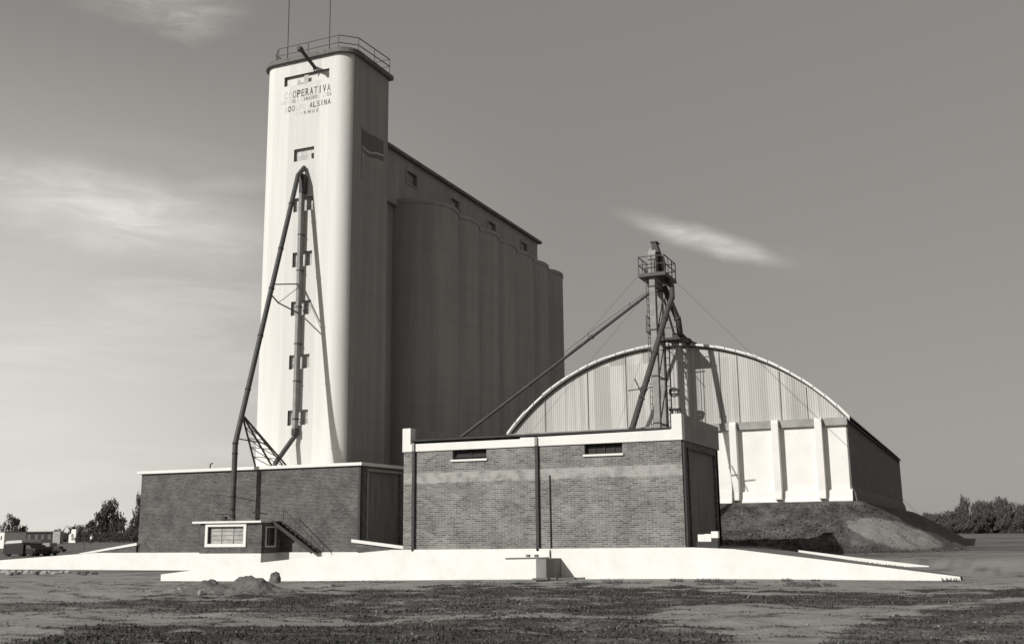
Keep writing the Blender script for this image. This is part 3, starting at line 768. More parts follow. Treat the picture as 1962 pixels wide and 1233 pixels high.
# ---------------------------------------------------------------- loading pipe and casing on the tower
cs = MB(); cx0 = at(565, 700, 46.9).x
cs.box(cx0, cx0 + .17, TY0 - .40, TY0 - .06, 6.95, 20.9)
lg = thing('downspout_casing', 'slim vertical grain casing fixed to the front of the white tower', 'casing', (cx0, TY0 - .2, 4.9))
cs.build('casing', 'galv', lg)
m = MB()
for z in [7.6 + 2.05 * i for i in range(6)]: m.box(cx0 - .03, cx0 + .20, TY0 - .425, TY0 - .0, z, z + .05)
m.build('bracket', 'steel', lg)
hx = cx0 + .1
MB().prism([(hx - .10, 20.95), (hx + .04, 21.45), (hx + .22, 21.15), (hx + .18, 20.3), (hx - .10, 20.3)], 'Y', TY0 - .425, TY0 - .03).build('head_box', 'steel', lg)
m = MB(); fa = Vector((hx - .02, TY0 - .22, 7.0)); fb = at(527, 886, TY0 - 1.4)
m.tube([fa, (fa.x, fa.y, 6.72), fa + Vector((-.12, -.15, -.55)), (fb.x, fb.y, 5.2), (fb.x, fb.y, LT + .12)], .13, 14); m.build('spout', 'steelmid', lg, smooth=True)
MB().tube([fa + Vector((0, 0, .1)), fa + Vector((0, 0, -.25))], .2, 14).build('valve', 'steel', lg)
# long pipe
lp = thing('loading_pipe', 'long dark grain pipe sloping from the tower face to the cabin roof', 'pipe', (-33.1, 42, CZT + .1))
T0 = at(583, 321, TY0 - .1); T1 = at(571, 336, TY0 - .75); PY = 41.78; Bn = at(451, 848, PY)
path = [T0, T0.lerp(T1, .6), T1, T1.lerp(Bn, .04)] + [T1.lerp(Bn, t) for t in (.2, .4, .6, .8, .97)] + [Bn, (Bn.x, PY, Bn.z - .4), (Bn.x, PY, 3.0), (Bn.x - .02, PY + .02, 2.7), (Bn.x + .03, PY, CZT + .1)]
MB().tube(path, .132, 16).build('pipe', 'steelmid', lp, smooth=True)
for z, r in ((Bn.z - .05, .16), (Bn.z - .55, .15), (3.35, .16), (2.75, .15), (CZT + .3, .16)): MB().tube([(Bn.x, PY, z), (Bn.x, PY, z + .07)], r, 14).build('flange', 'steel', lp, smooth=True)
for t in (.12, .3, .455, .63, .82):
    q = T1.lerp(Bn, t); d = (Bn - T1).normalized(); MB().tube([q - d * .04, q + d * .04], .155, 14).build('flange', 'steel', lp, smooth=True)
m = MB(); q = (Bn.x, PY, 3.32)
m.bar((Bn.x - .35, PY - .05, 3.38), (Bn.x + .55, PY - .05, 3.30), .035); m.bar((Bn.x, PY, 3.35), (Bn.x + .45, 42.9, 3.2), .03); m.build('bracket', 'steel', lp)
# mid height struts
m = MB(); pm = T1.lerp(Bn, .44); pm2 = T1.lerp(Bn, .475)
m.bar(pm - Vector((.15, 0, -.02)), (cx0 + .1, TY0 - .1, pm.z + .62), .06)
m.bar(pm2, pm2 + Vector((.28, .35, -.45)), .06); m.bar(pm2 + Vector((.28, .35, -.45)), (cx0 + .1, TY0 - .1, pm2.z - .55), .055)
m.bar(pm2 + Vector((.28, .35, -.45)), (cx0 + .1, TY0 - .15, pm.z + .5), .025)
m.build('strut', 'steel', lp)
# triangulated support frame on the roof
fr = MB(); top = at(464, 808, 42.9) ; top = T1.lerp(Bn, .905)
feet = [(at(490, 888, 43.3)), at(524, 887, 44.6), at(556, 886, 46.0)]
feet = [Vector((f_.x, f_.y, LT + .14)) for f_ in feet]
for f_ in feet: fr.bar(top, f_, .07)
far = Vector((feet[2].x - .6, 46.6, LT + .14)); fr.bar(top, far, .05)
for t in (.25, .45, .62, .8):
    fr.bar(top.lerp(feet[0], t), top.lerp(feet[1], t), .035); fr.bar(top.lerp(feet[1], t), top.lerp(feet[2], t), .035)
    fr.bar(top.lerp(feet[0], t), top.lerp(feet[1], min(1, t + .18)), .03); fr.bar(top.lerp(feet[1], t), top.lerp(feet[2], min(1, t + .18)), .03)
q1 = T1.lerp(Bn, .985); fr.bar(q1, top.lerp(feet[2], .52), .05)
o = fr.build('support_frame', 'steel'); tag(o, 'triangulated steel lattice frame on the roof holding the long pipe', 'frame')

# ---------------------------------------------------------------- silo battery
sb = thing('silo_battery', 'row of tall dark concrete silos running back from the white tower', 'silos', (-33, 66, -.2))
SR, SXO, SY1, SS, SZ = 2.85, -29.62, 58.75, 3.235, 22.35
for row, sxc in ((0, SXO - SR), (1, SXO - SR - 4.6)):
    for i in range(7):
        cy = SY1 + SS * i + (0 if row == 0 else 0)
        m = MB(); n = 56
        ring = [(sxc + SR * cos(2 * pi * k / n), cy + SR * sin(2 * pi * k / n)) for k in range(n)]
        for k in range(n):
            a, b2 = ring[k], ring[(k + 1) % n]
            m.face([(*a, -.2), (*b2, -.2), (*b2, SZ - .012 * i), (*a, SZ - .012 * i)])
        m.face([(*p, SZ - .012 * i) for p in ring])
        # thin lip
        r2_ = [(sxc + (SR + .05) * cos(2 * pi * k / n), cy + (SR + .05) * sin(2 * pi * k / n)) for k in range(n)]
        for k in range(n):
            a, b2 = r2_[k], r2_[(k + 1) % n]
            m.face([(*a, SZ - .2 - .012 * i), (*b2, SZ - .2 - .012 * i), (*b2, SZ + .06 - .012 * i), (*a, SZ + .06 - .012 * i)], 1)
        m.build('silo', ['silo', 'silo'], sb, smooth=True)
GX = -32.2
gw = [(57.1, 58.45, 23.95, 24.75), (63.4, 64.7, 23.95, 24.75), (69.7, 71.0, 23.95, 24.75), (76.0, 77.3, 23.95, 24.75)]
gl = MB().wall(TY1, 79.6, 22.0, 25.45, GX, -.2, gw, axis='X').box(-37.2, GX - .2, 79.4, 79.6, 22, 25.45)
gl.box(-37.4, -37.2, TY1, 79.6, 22.0, 25.45)
gal = gl.build('roof_gallery', 'silo', sb)
MB().box(-37.7, GX + .28, TY1, 80.0, 25.452, 25.66).build('roof', 'concdark', gal)
MB().box(-36, GX - .3, TY1, 58.2, -.2, 22.3).build('link_wall', 'silo', sb)
for (y0, y1, z0, z1) in gw:
    f = MB(); e_ = .13
    f.box(GX + .002, GX + .05, y0 - e_, y1 + e_, z1, z1 + e_).box(GX + .002, GX + .05, y0 - e_, y1 + e_, z0 - e_, z0)
    f.box(GX + .002, GX + .05, y0 - e_, y0, z0, z1).box(GX + .002, GX + .05, y1, y1 + e_, z0, z1)
    f = f.build('window', 'conc', gal); MB().box(GX - .15, GX - .12, y0, y1, z0, z1).build('pane', 'glass', f)

# ---------------------------------------------------------------- grain hall
HY, HX0, HX1, HZB, HZE, HZT = 47.5, -20.8, -4.85, 2.72, 6.28, 10.03
HYB = 81.0
ha = thing('grain_hall', 'big arched storage hall with corrugated gable above white buttressed wall', 'building', (-12.8, 60, 2.7))
HXC = (HX0 + HX1) / 2; half = (HX1 - HX0) / 2; rise = HZT - HZE; RA = (half * half + rise * rise) / (2 * rise)
def az_(x, dz=0): return HZT - RA + sqrt(max(0, (RA + dz) ** 2 - (x - HXC) ** 2))
# gable of real corrugations
m = MB(); n = 960; per = .10; HG = HZE + .02
prev = None
for i in range(n + 1):
    x = HX0 + .02 + (HX1 - HX0 - .04) * i / n; y = HY + .03 + .011 * sin(2 * pi * x / per)
    cur = ((x, y, HG), (x, y, max(HG + .01, az_(x, -.06))))
    if prev: m.face([prev[0], cur[0], cur[1], prev[1]])
    prev = cur
m.build('gable', 'corr', ha, smooth=True)
# seams
m = MB()
for px in (1044, 1126, 1200, 1381, 1415, 1495, 1545):
    q = at(px, 760, HY); 
    if az_(q.x, -.1) > HG + .2: m.box(q.x - .013, q.x + .013, HY - .02, HY + .01, HG, az_(q.x, -.12))
m.build('cover_strip', 'galv', ha)
# lower wall, beam, plinth
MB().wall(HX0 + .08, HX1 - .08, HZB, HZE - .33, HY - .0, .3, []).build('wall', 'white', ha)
MB().box(HX0, HX1, HY - .16, HY + .3, HZE - .33, HZE - .0).build('beam', 'conc', ha)
def flare(x0, x1): return None
pf = [(HY - .02, HZB - .25), (HY - .30, HZB - .25), (HY - .30, HZB + .03), (HY - .20, HZB + .20), (HY - .16, HZB + .45), (HY - .02, HZB + .5)]
MB().prism(pf, 'X', HX0 - .02, HX1 + .02).build('plinth', 'white', ha)
pxs = [(1397, 1407), (1477, 1489), (1560, 1573)]
pcs = [(at(a, 815, HY - .5).x + at(c, 815, HY - .5).x) / 2 for a, c in pxs]
stepx = (pcs[2] - pcs[0]) / 2
allp = sorted([pcs[0] - stepx * k for k in range(1, 6)] + pcs)
for c in allp:
    lo = 0 if c >= pcs[0] - .01 else .16
    MB().prism([(HY - .002, HZB + .1), (HY - .5, HZB + .1), (HY - .5, HZB + .16), (HY - .44, HZB + .45), (HY - .44, HZE - .12 - lo), (HY - .34, HZE + .0 - lo), (HY - .162, HZE + .02 - lo), (HY - .002, HZE + .02 - lo)], 'X', c - .15, c + .15).build('buttress', 'white', ha, bevel=.01)
# side wall (battered foot) and back
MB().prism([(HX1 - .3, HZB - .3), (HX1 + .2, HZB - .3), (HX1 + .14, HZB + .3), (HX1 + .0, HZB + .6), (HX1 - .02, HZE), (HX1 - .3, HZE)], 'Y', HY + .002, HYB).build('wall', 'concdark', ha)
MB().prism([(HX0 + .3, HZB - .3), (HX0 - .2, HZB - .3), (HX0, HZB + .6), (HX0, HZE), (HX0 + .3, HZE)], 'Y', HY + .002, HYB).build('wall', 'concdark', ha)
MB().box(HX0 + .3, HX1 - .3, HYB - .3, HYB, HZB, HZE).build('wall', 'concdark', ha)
# vaulted roof with a thick white verge
m = MB(); nn = 60
for i in range(nn):
    xa = HX0 - .12 + (HX1 - HX0 + .24) * i / nn; xb = HX0 - .12 + (HX1 - HX0 + .24) * (i + 1) / nn
    for dz, fl_ in ((.10, 0), (-.02, 1)):
        m.face([(xa, HY - .2, az_(xa, dz)), (xb, HY - .2, az_(xb, dz)), (xb, HYB, az_(xb, dz)), (xa, HYB, az_(xa, dz))])
    m.face([(xa, HY - .2, az_(xa, .10)), (xb, HY - .2, az_(xb, .10)), (xb, HY - .2, az_(xb, -.02)), (xa, HY - .2, az_(xa, -.02))])
    m.face([(xa, HYB, az_(xa, .10)), (xb, HYB, az_(xb, .10)), (xb, HYB, HZE), (xa, HYB, HZE)])
m.build('roof', 'roofsheet', ha, smooth=True)
m = MB(); rnd = random.Random(2)
nn = 34
for i in range(nn):
    xa = HX0 - .1 + (HX1 - HX0 + .2) * i / nn; xb = HX0 - .1 + (HX1 - HX0 + .2) * (i + 1) / nn + .03; j = rnd.uniform(-.015, .025)
    p = [(xa, az_(xa, .105 + j)), (xb, az_(xb, .105 + j)), (xb, az_(xb, .02 + j)), (xa, az_(xa, .02 + j))]
    m.prism(p, 'Y', HY - .235, HY - .203)
m.build('verge', 'white', ha)

# earth mound under the hall
def mz(x, y):
    dx = max(0, x - (HX1 + .35)); dy = max(0, (HY - .6) - y)
    dxl = max(0, (HX0 - .8) - x)
    d = sqrt(max(dx, dxl) ** 2 + dy ** 2)
    slope = HZB - .02 - .56 * max(0, d)
    slope = HZB - .02 if d <= 0 else slope
    return slope
m = MB()
mxs = [HX0 - 7 + .14 * i for i in range(int((HX1 + 6.5 - HX0 + 7) / .14) + 1)]; mys = [40.2 + .14 * i for i in range(79)] + [51.2 + 1.2 * i for i in range(30)]
for x in mxs:
    for y in mys:
        base = gz(x, y) - .06
        z = mz(x, y); k = max(0.0, min(1, (HZB - z) * 3))
        z += k * (noise.fractal(Vector((x * .55, y * .55, 2)), 1, 2, 5) * .16 + noise.fractal(Vector((x * 1.9, y * 1.9, 7)), .8, 2, 5) * .085 - .10 * abs(noise.noise(Vector((x * 1.1 + y * .2, y * .25, 1)))))
        b_ = z - base; z = base + (b_ if b_ > .3 else max(-.08, (b_ + .35) ** 2 * .7 if b_ > -.35 else 0) - (.0 if b_ > -.35 else .08))
        m.v.append((x, y, z))
k_ = len(mys)
for i in range(len(mxs) - 1):
    for j in range(k_ - 1):
        m.f.append((i * k_ + j, (i + 1) * k_ + j, (i + 1) * k_ + j + 1, i * k_ + j + 1)); m.mi.append(0)
mm = mat('grassy earth bank', .088, var=.55, scale=1.6, bump=1.0, bscale=7, lo=.35, hi=.7)
def patch(t, src, sp, tc):
    # bare subsoil scar on the front slope near the corner
    no = N(t, 'ShaderNodeTexNoise'); t.links.new(tc.outputs['Object'], no.inputs[0]); no.inputs['Scale'].default_value = 1.9; no.inputs['Detail'].default_value = 9; no.inputs['Roughness'].default_value = .72
    w = mth(t, 'MULTIPLY', mth(t, 'SUBTRACT', no.outputs[0], .5), 1.3)
    u = mth(t, 'DIVIDE', mth(t, 'SUBTRACT', sp.outputs[0], -3.15), 1.35); v = mth(t, 'DIVIDE', mth(t, 'SUBTRACT', sp.outputs[2], 1.35), .62)
    # lean with the hip
    u = mth(t, 'ADD', u, mth(t, 'MULTIPLY', v, .75))
    r = mth(t, 'ADD', mth(t, 'SQRT', mth(t, 'ADD', mth(t, 'MULTIPLY', u, u), mth(t, 'MULTIPLY', v, v))), w)
    f = sstep(t, r, 1.05, .9)
    f = mth(t, 'MULTIPLY', f, sstep(t, sp.outputs[1], 47.5, 47.0))
    return mixc(t, f, src, mixc(t, no.outputs[0], tint(.08), tint(.30)))
bandmix(mm, patch)
M['mound'] = mm
o = m.build('mound', 'mound', smooth=True); o['kind'] = 'structure'
wv, wf = [], []; rnd = random.Random(77); mv = m.v
while len(wf) < 26000:
    i = rnd.randrange(len(mxs)); j = rnd.randrange(60); x, y, z = mv[i * k_ + j]
    if x < -15 or y > 46.75 - .25 * rnd.random(): continue
    bare = abs((x + 3.15) / 1.4 + (z - 1.35) / .62 * .75) < 1 and abs(z - 1.35) < .62 and y < 47.2
    if bare and rnd.random() < .93: continue
    if noise.noise(Vector((x * .8, y * .8, 5))) + rnd.random() * .5 < .05: continue
    x += rnd.uniform(-.07, .07); y += rnd.uniform(-.07, .07); h = .02 + .07 * rnd.random() ** 2; a = rnd.random() * pi; w = .02 + .03 * rnd.random(); n0 = len(wv)
    wv += [(x - cos(a) * w, y - sin(a) * w, z - .03), (x + cos(a) * w, y + sin(a) * w, z - .03), (x + rnd.uniform(-.07, .07), y + rnd.uniform(-.07, .07), z + h)]; wf.append((n0, n0 + 1, n0 + 2))
me = bpy.data.meshes.new('bank_grass'); me.from_pydata(wv, [], wf); me.materials.append(mat('bank grass', .075, var=.5, scale=1.5))
o = bpy.data.objects.new('bank_grass', me); COL.objects.link(o); tag(o, 'tangled short grass covering the earth bank below the hall', 'grass', kind='stuff')

# ---------------------------------------------------------------- elevator mast
el = thing('bucket_elevator', 'tall twin casing bucket elevator with railed head platform before the hall', 'elevator', (-12.6, 45.6, .6))
EX, EY = -12.66, 45.15
# keep the real leg vertical
MB().box(EX - .13, EX + .13, EY - .05, EY + .26, .4, 12.9).build('casing', 'galv', el)
MB().box(EX - .10, EX + .13, EY + 1.15, EY + 1.35, .4, 12.9).build('casing', 'galv', el)
m = MB()
for z in (4.4, 6.2, 8.3, 10.4, 12.4):
    m.box(EX - .16, EX + .16, EY - .08, EY + .18, z, z + .05); m.box(EX - .13, EX + .16, EY + 1.12, EY + 1.38, z, z + .05)
    m.bar((EX + .1, EY + .14, z), (EX + .1, EY + 1.16, z + .02), .05)
for z in (4.2, 6.2, 8.2, 10.2): m.bar((EX + .1, EY + .14, z), (EX + .1, EY + 1.16, z + 1.6), .04)
m.build('bracing', 'steel', el)
PZ = 12.12
plx0 = at(1222, 523, EY - .25).x; plx1 = at(1274, 517, EY - .25).x; ply0, ply1 = EY - .25, EY + 1.75
PZ = at(1245, 522, ply0).z
pf_ = MB().box(plx0, plx1, ply0, ply1, PZ - .16, PZ).build('platform', 'steelmid', el)
m = MB()
cs_ = [(plx0 + .03, ply0 + .03), (plx1 - .03, ply0 + .03), (plx1 - .03, ply1 - .03), (plx0 + .03, ply1 - .03)]
for k in range(4):
    a = Vector((*cs_[k], 0)); c = Vector((*cs_[(k + 1) % 4], 0)); n_ = 3 if k % 2 else 2
    for z in (.78, .40): m.bar((a.x, a.y, PZ + z), (c.x, c.y, PZ + z), .035)
    for i in range(n_): q = a.lerp(c, i / n_); m.bar((q.x, q.y, PZ), (q.x, q.y, PZ + .79), .035)
m.build('railing', 'steel', el)
# head: hood, pulley drum, motor
hd = MB()
hy = [(EY - .02, 12.8), (EY - .02, PZ + .95), (EY + .18, PZ + 1.22), (EY + .45, PZ + 1.36), (EY + .85, PZ + 1.3), (EY + 1.2, PZ + 1.0), (EY + 1.36, PZ + .6), (EY + 1.36, 12.8)]
hd.prism([(y, z) for y, z in hy], 'X', EX - .16, EX + .2); hd.build('head', 'galv', el, bevel=.02)
hv = MB(); hv.prism([(EX, PZ + 1.1), (EX + .34, PZ + 1.0), (EX + .2, PZ + 1.5), (EX, PZ + 1.5)], 'Y', EY + .12, EY + .58); hv.box(EX - .06, EX + .26, EY + .08, EY + .62, PZ + 1.50, PZ + 1.54); hv.build('vent', 'steel', el)
MB().tube([(EX + .2, EY + .75, PZ + .55), (EX + .36, EY + .75, PZ + .55)], .42, 20).build('pulley_guard', 'steel', el)
MB().box(EX - .5, EX - .2, EY + .5, EY + .95, PZ, PZ + .45).build('motor', 'steel', el)
# ladder up the left side with a small landing
m = MB(); lx = EX - .28
for dy in (-.0, .32): m.bar((lx, EY + dy, .6), (lx, EY + dy, PZ - .1), .028)
z = .8
while z < PZ - .2: m.bar((lx, EY, z), (lx, EY + .32, z), .02); z += .3
m.build('ladder', 'steelmid', el)
q = at(1240, 634, EY); LZ2 = q.z
m = MB().box(q.x - .05, EX - .14, EY - .05, EY + .9, LZ2 - .06, LZ2)
x_ = q.x - .02
for y_ in (EY - .02, EY + .44, EY + .87): m.bar((x_, y_, LZ2), (x_, y_, LZ2 + .72), .03)
for z in (.7, .35): m.bar((x_, EY - .02, LZ2 + z), (x_, EY + .87, LZ2 + z), .03)
m.build('landing', 'steel', el)

# hoist cage frame beside the legs
hc = thing('lift_frame', 'slender ladder frame with sheave wheels right of the elevator casings', 'frame', (-12, 46, .6))
m = MB(); fx0 = at(1276, 700, 46.0).x; fx1 = at(1302, 700, 46.0).x; zt = at(1290, 652, 46.0).z
for x in (fx0, fx0 + .18): m.bar((x, 46.0, .6), (x, 46.0, zt), .045)
m.bar((fx1, 46.0, .6), (fx1, 46.0, zt), .03); m.bar((fx1 - .14, 46.0, zt - 3), (fx1 - .14, 46.0, zt), .018)
m.bar((fx1 - .28, 46.0, zt - 3), (fx1 - .28, 46.0, zt), .018)
z = .9
while z < zt: m.bar((fx0, 46.0, z), (fx0 + .18, 46.0, z), .025); z += .32
m.bar((fx0 - .2, 46.0, zt - .02), (fx1 + .1, 46.0, zt), .08); m.bar((fx0 - .2, 46.0, zt - .4), (fx1 + .1, 46.0, zt - .38), .035)
m.bar((fx0 + .1, 46.0, zt - .35), (fx1 + .05, 46.0, zt - 1.1), .03)
m.build('ladder', 'steel', hc)
m = MB(); c = at(1292, 750, 46.0)
n0 = 14
def disc_ring(mb, cx, cy, cz, r, w, th=.05):
    k = 18
    for i in range(k):
        a0, a1 = 2 * pi * i / k, 2 * pi * (i + 1) / k
        mb.bar((cx + r * cos(a0), cy, cz + r * sin(a0)), (cx + r * cos(a1), cy, cz + r * sin(a1)), w, th, up=(0, 1, 0))
disc_ring(m, c.x, 45.95, c.z - .03, .19, .07); m.box(c.x - .22, c.x + .22, 45.9, 46.04, c.z + .02, c.z + .12); m.box(c.x - .2, c.x + .2, 45.9, 46.04, c.z - .14, c.z - .07)
m.build('sheave', 'steel', hc)
m = MB(); c2 = at(1293, 784, 46.0)
m.box(c2.x - .24, c2.x + .24, 45.85, 46.2, c2.z - .04, c2.z + .05); disc_ring(m, c2.x, 46.0, c2.z - .14, .13, .05)
for dx in (-.18, -.06, .06, .18): m.bar((c2.x + dx, 45.9, c2.z - .04), (c2.x + dx, 45.9, c2.z - 1.2), .03)
m.build('sheave', 'steel', hc)
# upper clutter platform where the pipes meet
m = MB(); c = at(1290, 645, 45.8)
m.box(c.x - .35, c.x + .45, 45.6, 46.8, c.z - .15, c.z - .05); m.box(c.x - .1, c.x + .15, 46.0, 46.4, c.z - .05, c.z + .2)
for x in (-.35, .45): m.bar((c.x + x, 45.6, c.z - .1), (c.x + x, 45.6, c.z + .4), .03)
m.bar((c.x - .35, 45.6, c.z + .4), (c.x + .45, 45.6, c.z + .4), .03)
m.build('platform', 'steel', hc)

# pipes from the head
def pipe_thing(name, label, pts, r, mt='steel', col=None, cat='pipe'):
    t = thing(name, label, cat, tuple(Vector(pts[-1])))
    MB().tube(pts, r, 14).build('pipe', mt, t, smooth=True)
    P_ = [Vector(p) for p in pts]
    for k in range(len(P_) - 1):
        L_ = (P_[k + 1] - P_[k]).length
        if L_ < 1: continue
        d = (P_[k + 1] - P_[k]) / L_
        for s in (col or (.15, .5, .85)):
            q = P_[k] + d * L_ * s; MB().tube([q - d * .04, q + d * .04], r + .03, 14).build('flange', 'steelmid', t, smooth=True)
    return t
a = at(1247, 559, EY + .1); e2 = at(890, 832, 40.0); e3 = at(858, 856, 39.6)
t = pipe_thing('spout_pipe', 'long thin spout pipe sloping left from the elevator head to the shed', [a + Vector((.25, .05, .2)), a, e2, e3, (e3.x, e3.y, .2)], .07, 'steelmid', (.33, .66))
m = MB(); dd = (e2 - a)
for s0 in (0.02, .98): pass
m.bar(a + dd * .03 + Vector((0, 0, .16)), a + dd * .35 + Vector((0, 0, .28)), .02); m.bar(a + dd * .35 + Vector((0, 0, .28)), a + dd * .9 + Vector((0, 0, .12)), .02)
for s in (.12, .35, .7): m.bar(a + dd * s, a + dd * s + Vector((0, 0, .26 if s < .4 else .19)), .03)
m.build('truss_rod', 'steelmid', t)
b0 = at(1274, 535, EY + .9); b1 = at(1287, 548, EY + .7); b2_ = at(1288, 570, EY + .3); b2b = at(1281, 586, EY - .2); b3 = at(1214, 812, 41.2); dirn = (b3 - b2b); b4 = b3 + dirn * .34
t = pipe_thing('spout_pipe', 'stout spout pipe crossing in front of the elevator casings down to the left', [b0, b1, b2_, b2b, b3, b4], .125, 'steelmid', (.12, .42, .72))
m = MB(); c = at(1228, 745, 41.55)
m.bar((c.x - .52, c.y - .14, c.z - .05), (c.x + .55, c.y - .14, c.z + .03), .04); m.bar((c.x - .2, c.y - .17, c.z + .42), (c.x + .2, c.y - .17, c.z - .48), .045)
m.build('cross_bar', 'steel', t)
s0 = at(1272, 548, EY + 1.0); s1 = at(1300, 615, 46.3); s2 = at(1303, 640, 46.5); s3 = at(1312, 650, 46.9); s4 = at(1333, 663, 48.0)
pipe_thing('spout_pipe', 'dark jointed spout pipe leading right from the elevator to the hall roof', [s0, s1, s2, s3, s4], .14, 'steel', (.3, .93))
t0_, t1_ = at(1272, 572, 45.6), at(1294, 648, 46.1)
o = MB().bar(t0_, t1_, .07).build('brace', 'steel'); tag(o, 'thin straight brace between the elevator casing and the lift frame', 'brace')
# guy wires
for k, (p, q, lb) in enumerate((
        (Vector((plx0, ply0, PZ - .1)), at(985, 800, 41), 'thin guy wire running down left from the platform, the upper one'),
        (Vector((plx0 + .2, ply1, PZ - .1)), at(1040, 800, 44), 'thin guy wire running down left from the platform, the lower one'),
        (Vector((plx1, ply1, PZ - .1)), Vector((-1.2, 45.5, 1.0)), 'thin guy wire running down right from the platform past the gable'))):
    if k < 2: q = p + (q - p) * 1.2
    o = MB().tube([p, q], .0055, 5).build('guy_wire', 'steel'); tag(o, lb, 'wire')

# ---------------------------------------------------------------- rubble, boulder, stones
def heap(name, label, cx, cy, rx, ry, h, seed, mt='rubble', cat='heap'):
    m = MB(); n = 46; rnd = random.Random(seed)
    for i in range(n + 1):
        for j in range(n + 1):
            u, v = -1 + 2 * i / n, -1 + 2 * j / n; x, y = cx + u * rx, cy + v * ry
            d = u * u + v * v
            z = h * 1.5 * max(0, 1 - sqrt(d)) ** 1.15 * (1 + .9 * noise.fractal(Vector((x * 1.1, y * 1.1, seed)), 1, 2, 4)) + (noise.fractal(Vector((x * 5, y * 5, seed)), .8, 2, 3) * .05) * (1 if d < 1 else 0)
            m.v.append((x, y, gz(x, y) + rough(x, y) + (z if d < 1 else -.06)))
    for i in range(n):
        for j in range(n): m.f.append((i * (n + 1) + j, (i + 1) * (n + 1) + j, (i + 1) * (n + 1) + j + 1, i * (n + 1) + j + 1)); m.mi.append(0)
    o = m.build(name, mt, smooth=False); tag(o, label, cat, 'soil heaps before the ramp'); return o
c1 = atz(405, 1132, 0); c2 = atz(462, 1134, 0); c3 = atz(360, 1130, 0)
heap('soil_heap', 'rough soil heap with a low rounded top, left of the taller heap', c1.x, c1.y, 1.5, .9, .20, 4)
heap('soil_heap', 'taller peaked soil heap in front of the white ramp', c2.x, c2.y, 2.1, .9, .215, 8)
heap('soil_heap', 'low pale rubble spread at the left foot of the soil heaps', c3.x, c3.y, .9, .6, .12, 5, 'earthlight')
def rock(name, label, c, s, seed, mt='stone', cat='rock', group=None):
    bm = bmesh.new(); bmesh.ops.create_icosphere(bm, subdivisions=3, radius=1)
    for v in bm.verts:
        k = 1 + .28 * noise.noise(v.co * 1.3 + Vector((seed, 0, 0))) + .10 * noise.noise(v.co * 4 + Vector((seed, 3, 0)))
        v.co = Vector((v.co.x * s[0] * k, v.co.y * s[1] * k, v.co.z * s[2] * k))
    me = bpy.data.meshes.new(name); bm.to_mesh(me); bm.free(); me.materials.append(M[mt])
    o = bpy.data.objects.new(name, me); COL.objects.link(o); o.location = c
    if label: tag(o, label, cat, group)
    return o
c = atz(527, 1113, 0)
rock('boulder', 'single grey boulder standing against the white ramp wall', (c.x, min(c.y, 32.2), gz(c.x, 32) + .14), (.20, .18, .26), 3, 'rubble')
# weeds sprouting at the foot of the white ramp
rnd = random.Random(91)
for i in range(26):
    px = rnd.choice([rnd.uniform(560, 1000), rnd.uniform(1120, 1400), rnd.uniform(1330, 1520), rnd.uniform(1500, 1840)]); c = atz(px, 1115 + 9 * rnd.random() ** 2, .05)
    if c.y > 32.6: c.y = 32.6
    b = MB(); sz = .05 + .10 * rnd.random() ** 2
    for q in range(60):
        a = rnd.random() * 2 * pi; r = sz * 1.4 * sqrt(rnd.random()); x, y = c.x + cos(a) * r * 1.5, c.y + sin(a) * r; z = gz(x, y) + rough(x, y)
        b.face([(x - .012, y, z), (x + .012, y, z), (x + cos(a) * sz * .6, y + rnd.uniform(-.03, .03), z + sz * rnd.uniform(.5, 1.3))])
    o = b.build('weed_tuft', 'leaf'); tag(o, 'small dark weed tuft growing near the foot of the nearer white ramp', 'weeds', 'weed tufts below the nearer ramp')
rnd = random.Random(21)
b = MB()
for i in range(230):
    px = rnd.uniform(-10, 1962); py = 1118 + 110 * rnd.random() ** 1.3; c = atz(px, py, 0)
    if c.y > 32.5: continue
    s = .007 + .020 * rnd.random() ** 3
    z = gz(c.x, c.y) + rough(c.x, c.y); a = rnd.random() * 3
    pts_ = [(c.x + cos(a + k * 2 * pi / 5) * s * rnd.uniform(.7, 1.3), c.y + sin(a + k * 2 * pi / 5) * s * rnd.uniform(.7, 1.3)) for k in range(5)]
    b.prism(pts_, 'Z', z - .02, z + s * .8)
o = b.build('pebbles', 'stone'); tag(o, 'pale pebbles and crumbs strewn over the foreground soil', 'pebbles', kind='stuff')
# line of pale stones at the foot of the farther ramp
rs = []
for i in range(13):
    px = -5 + i * 11 + rnd.uniform(-3, 3); c = atz(px, 1095 + rnd.uniform(-2, 3), -.1)
    o = rock('stone', 'pale stones in a broken line at the foot of the farther ramp', (c.x, c.y, gz(c.x, c.y) + .04), (rnd.uniform(.1, .3), .12, rnd.uniform(.07, .13)), i, 'stone', 'stone', 'stones below the farther ramp')
for i in range(8):
    px = rnd.uniform(15, 200); c = atz(px, 1096 + rnd.uniform(-2, 4), -.1)
    rock('weed_clump', 'dark low weed clumps among the stones below the farther ramp', (c.x, c.y, gz(c.x, c.y) + .05), (rnd.uniform(.08, .2), .1, rnd.uniform(.07, .12)), 30 + i, 'leaf', 'weeds', 'weed clumps below the farther ramp')
for i in range(9):
    px = rnd.uniform(338, 400); py = rnd.uniform(1120, 1135); c = atz(px, py, .05)
    rock('rubble_stone', 'pale rubble lumps lying on the low spread beside the soil heaps', (c.x, c.y, gz(c.x, c.y) + .09), (rnd.uniform(.05, .12), .07, rnd.uniform(.04, .08)), 50 + i, 'stone', 'rubble', 'rubble lumps by the heaps')

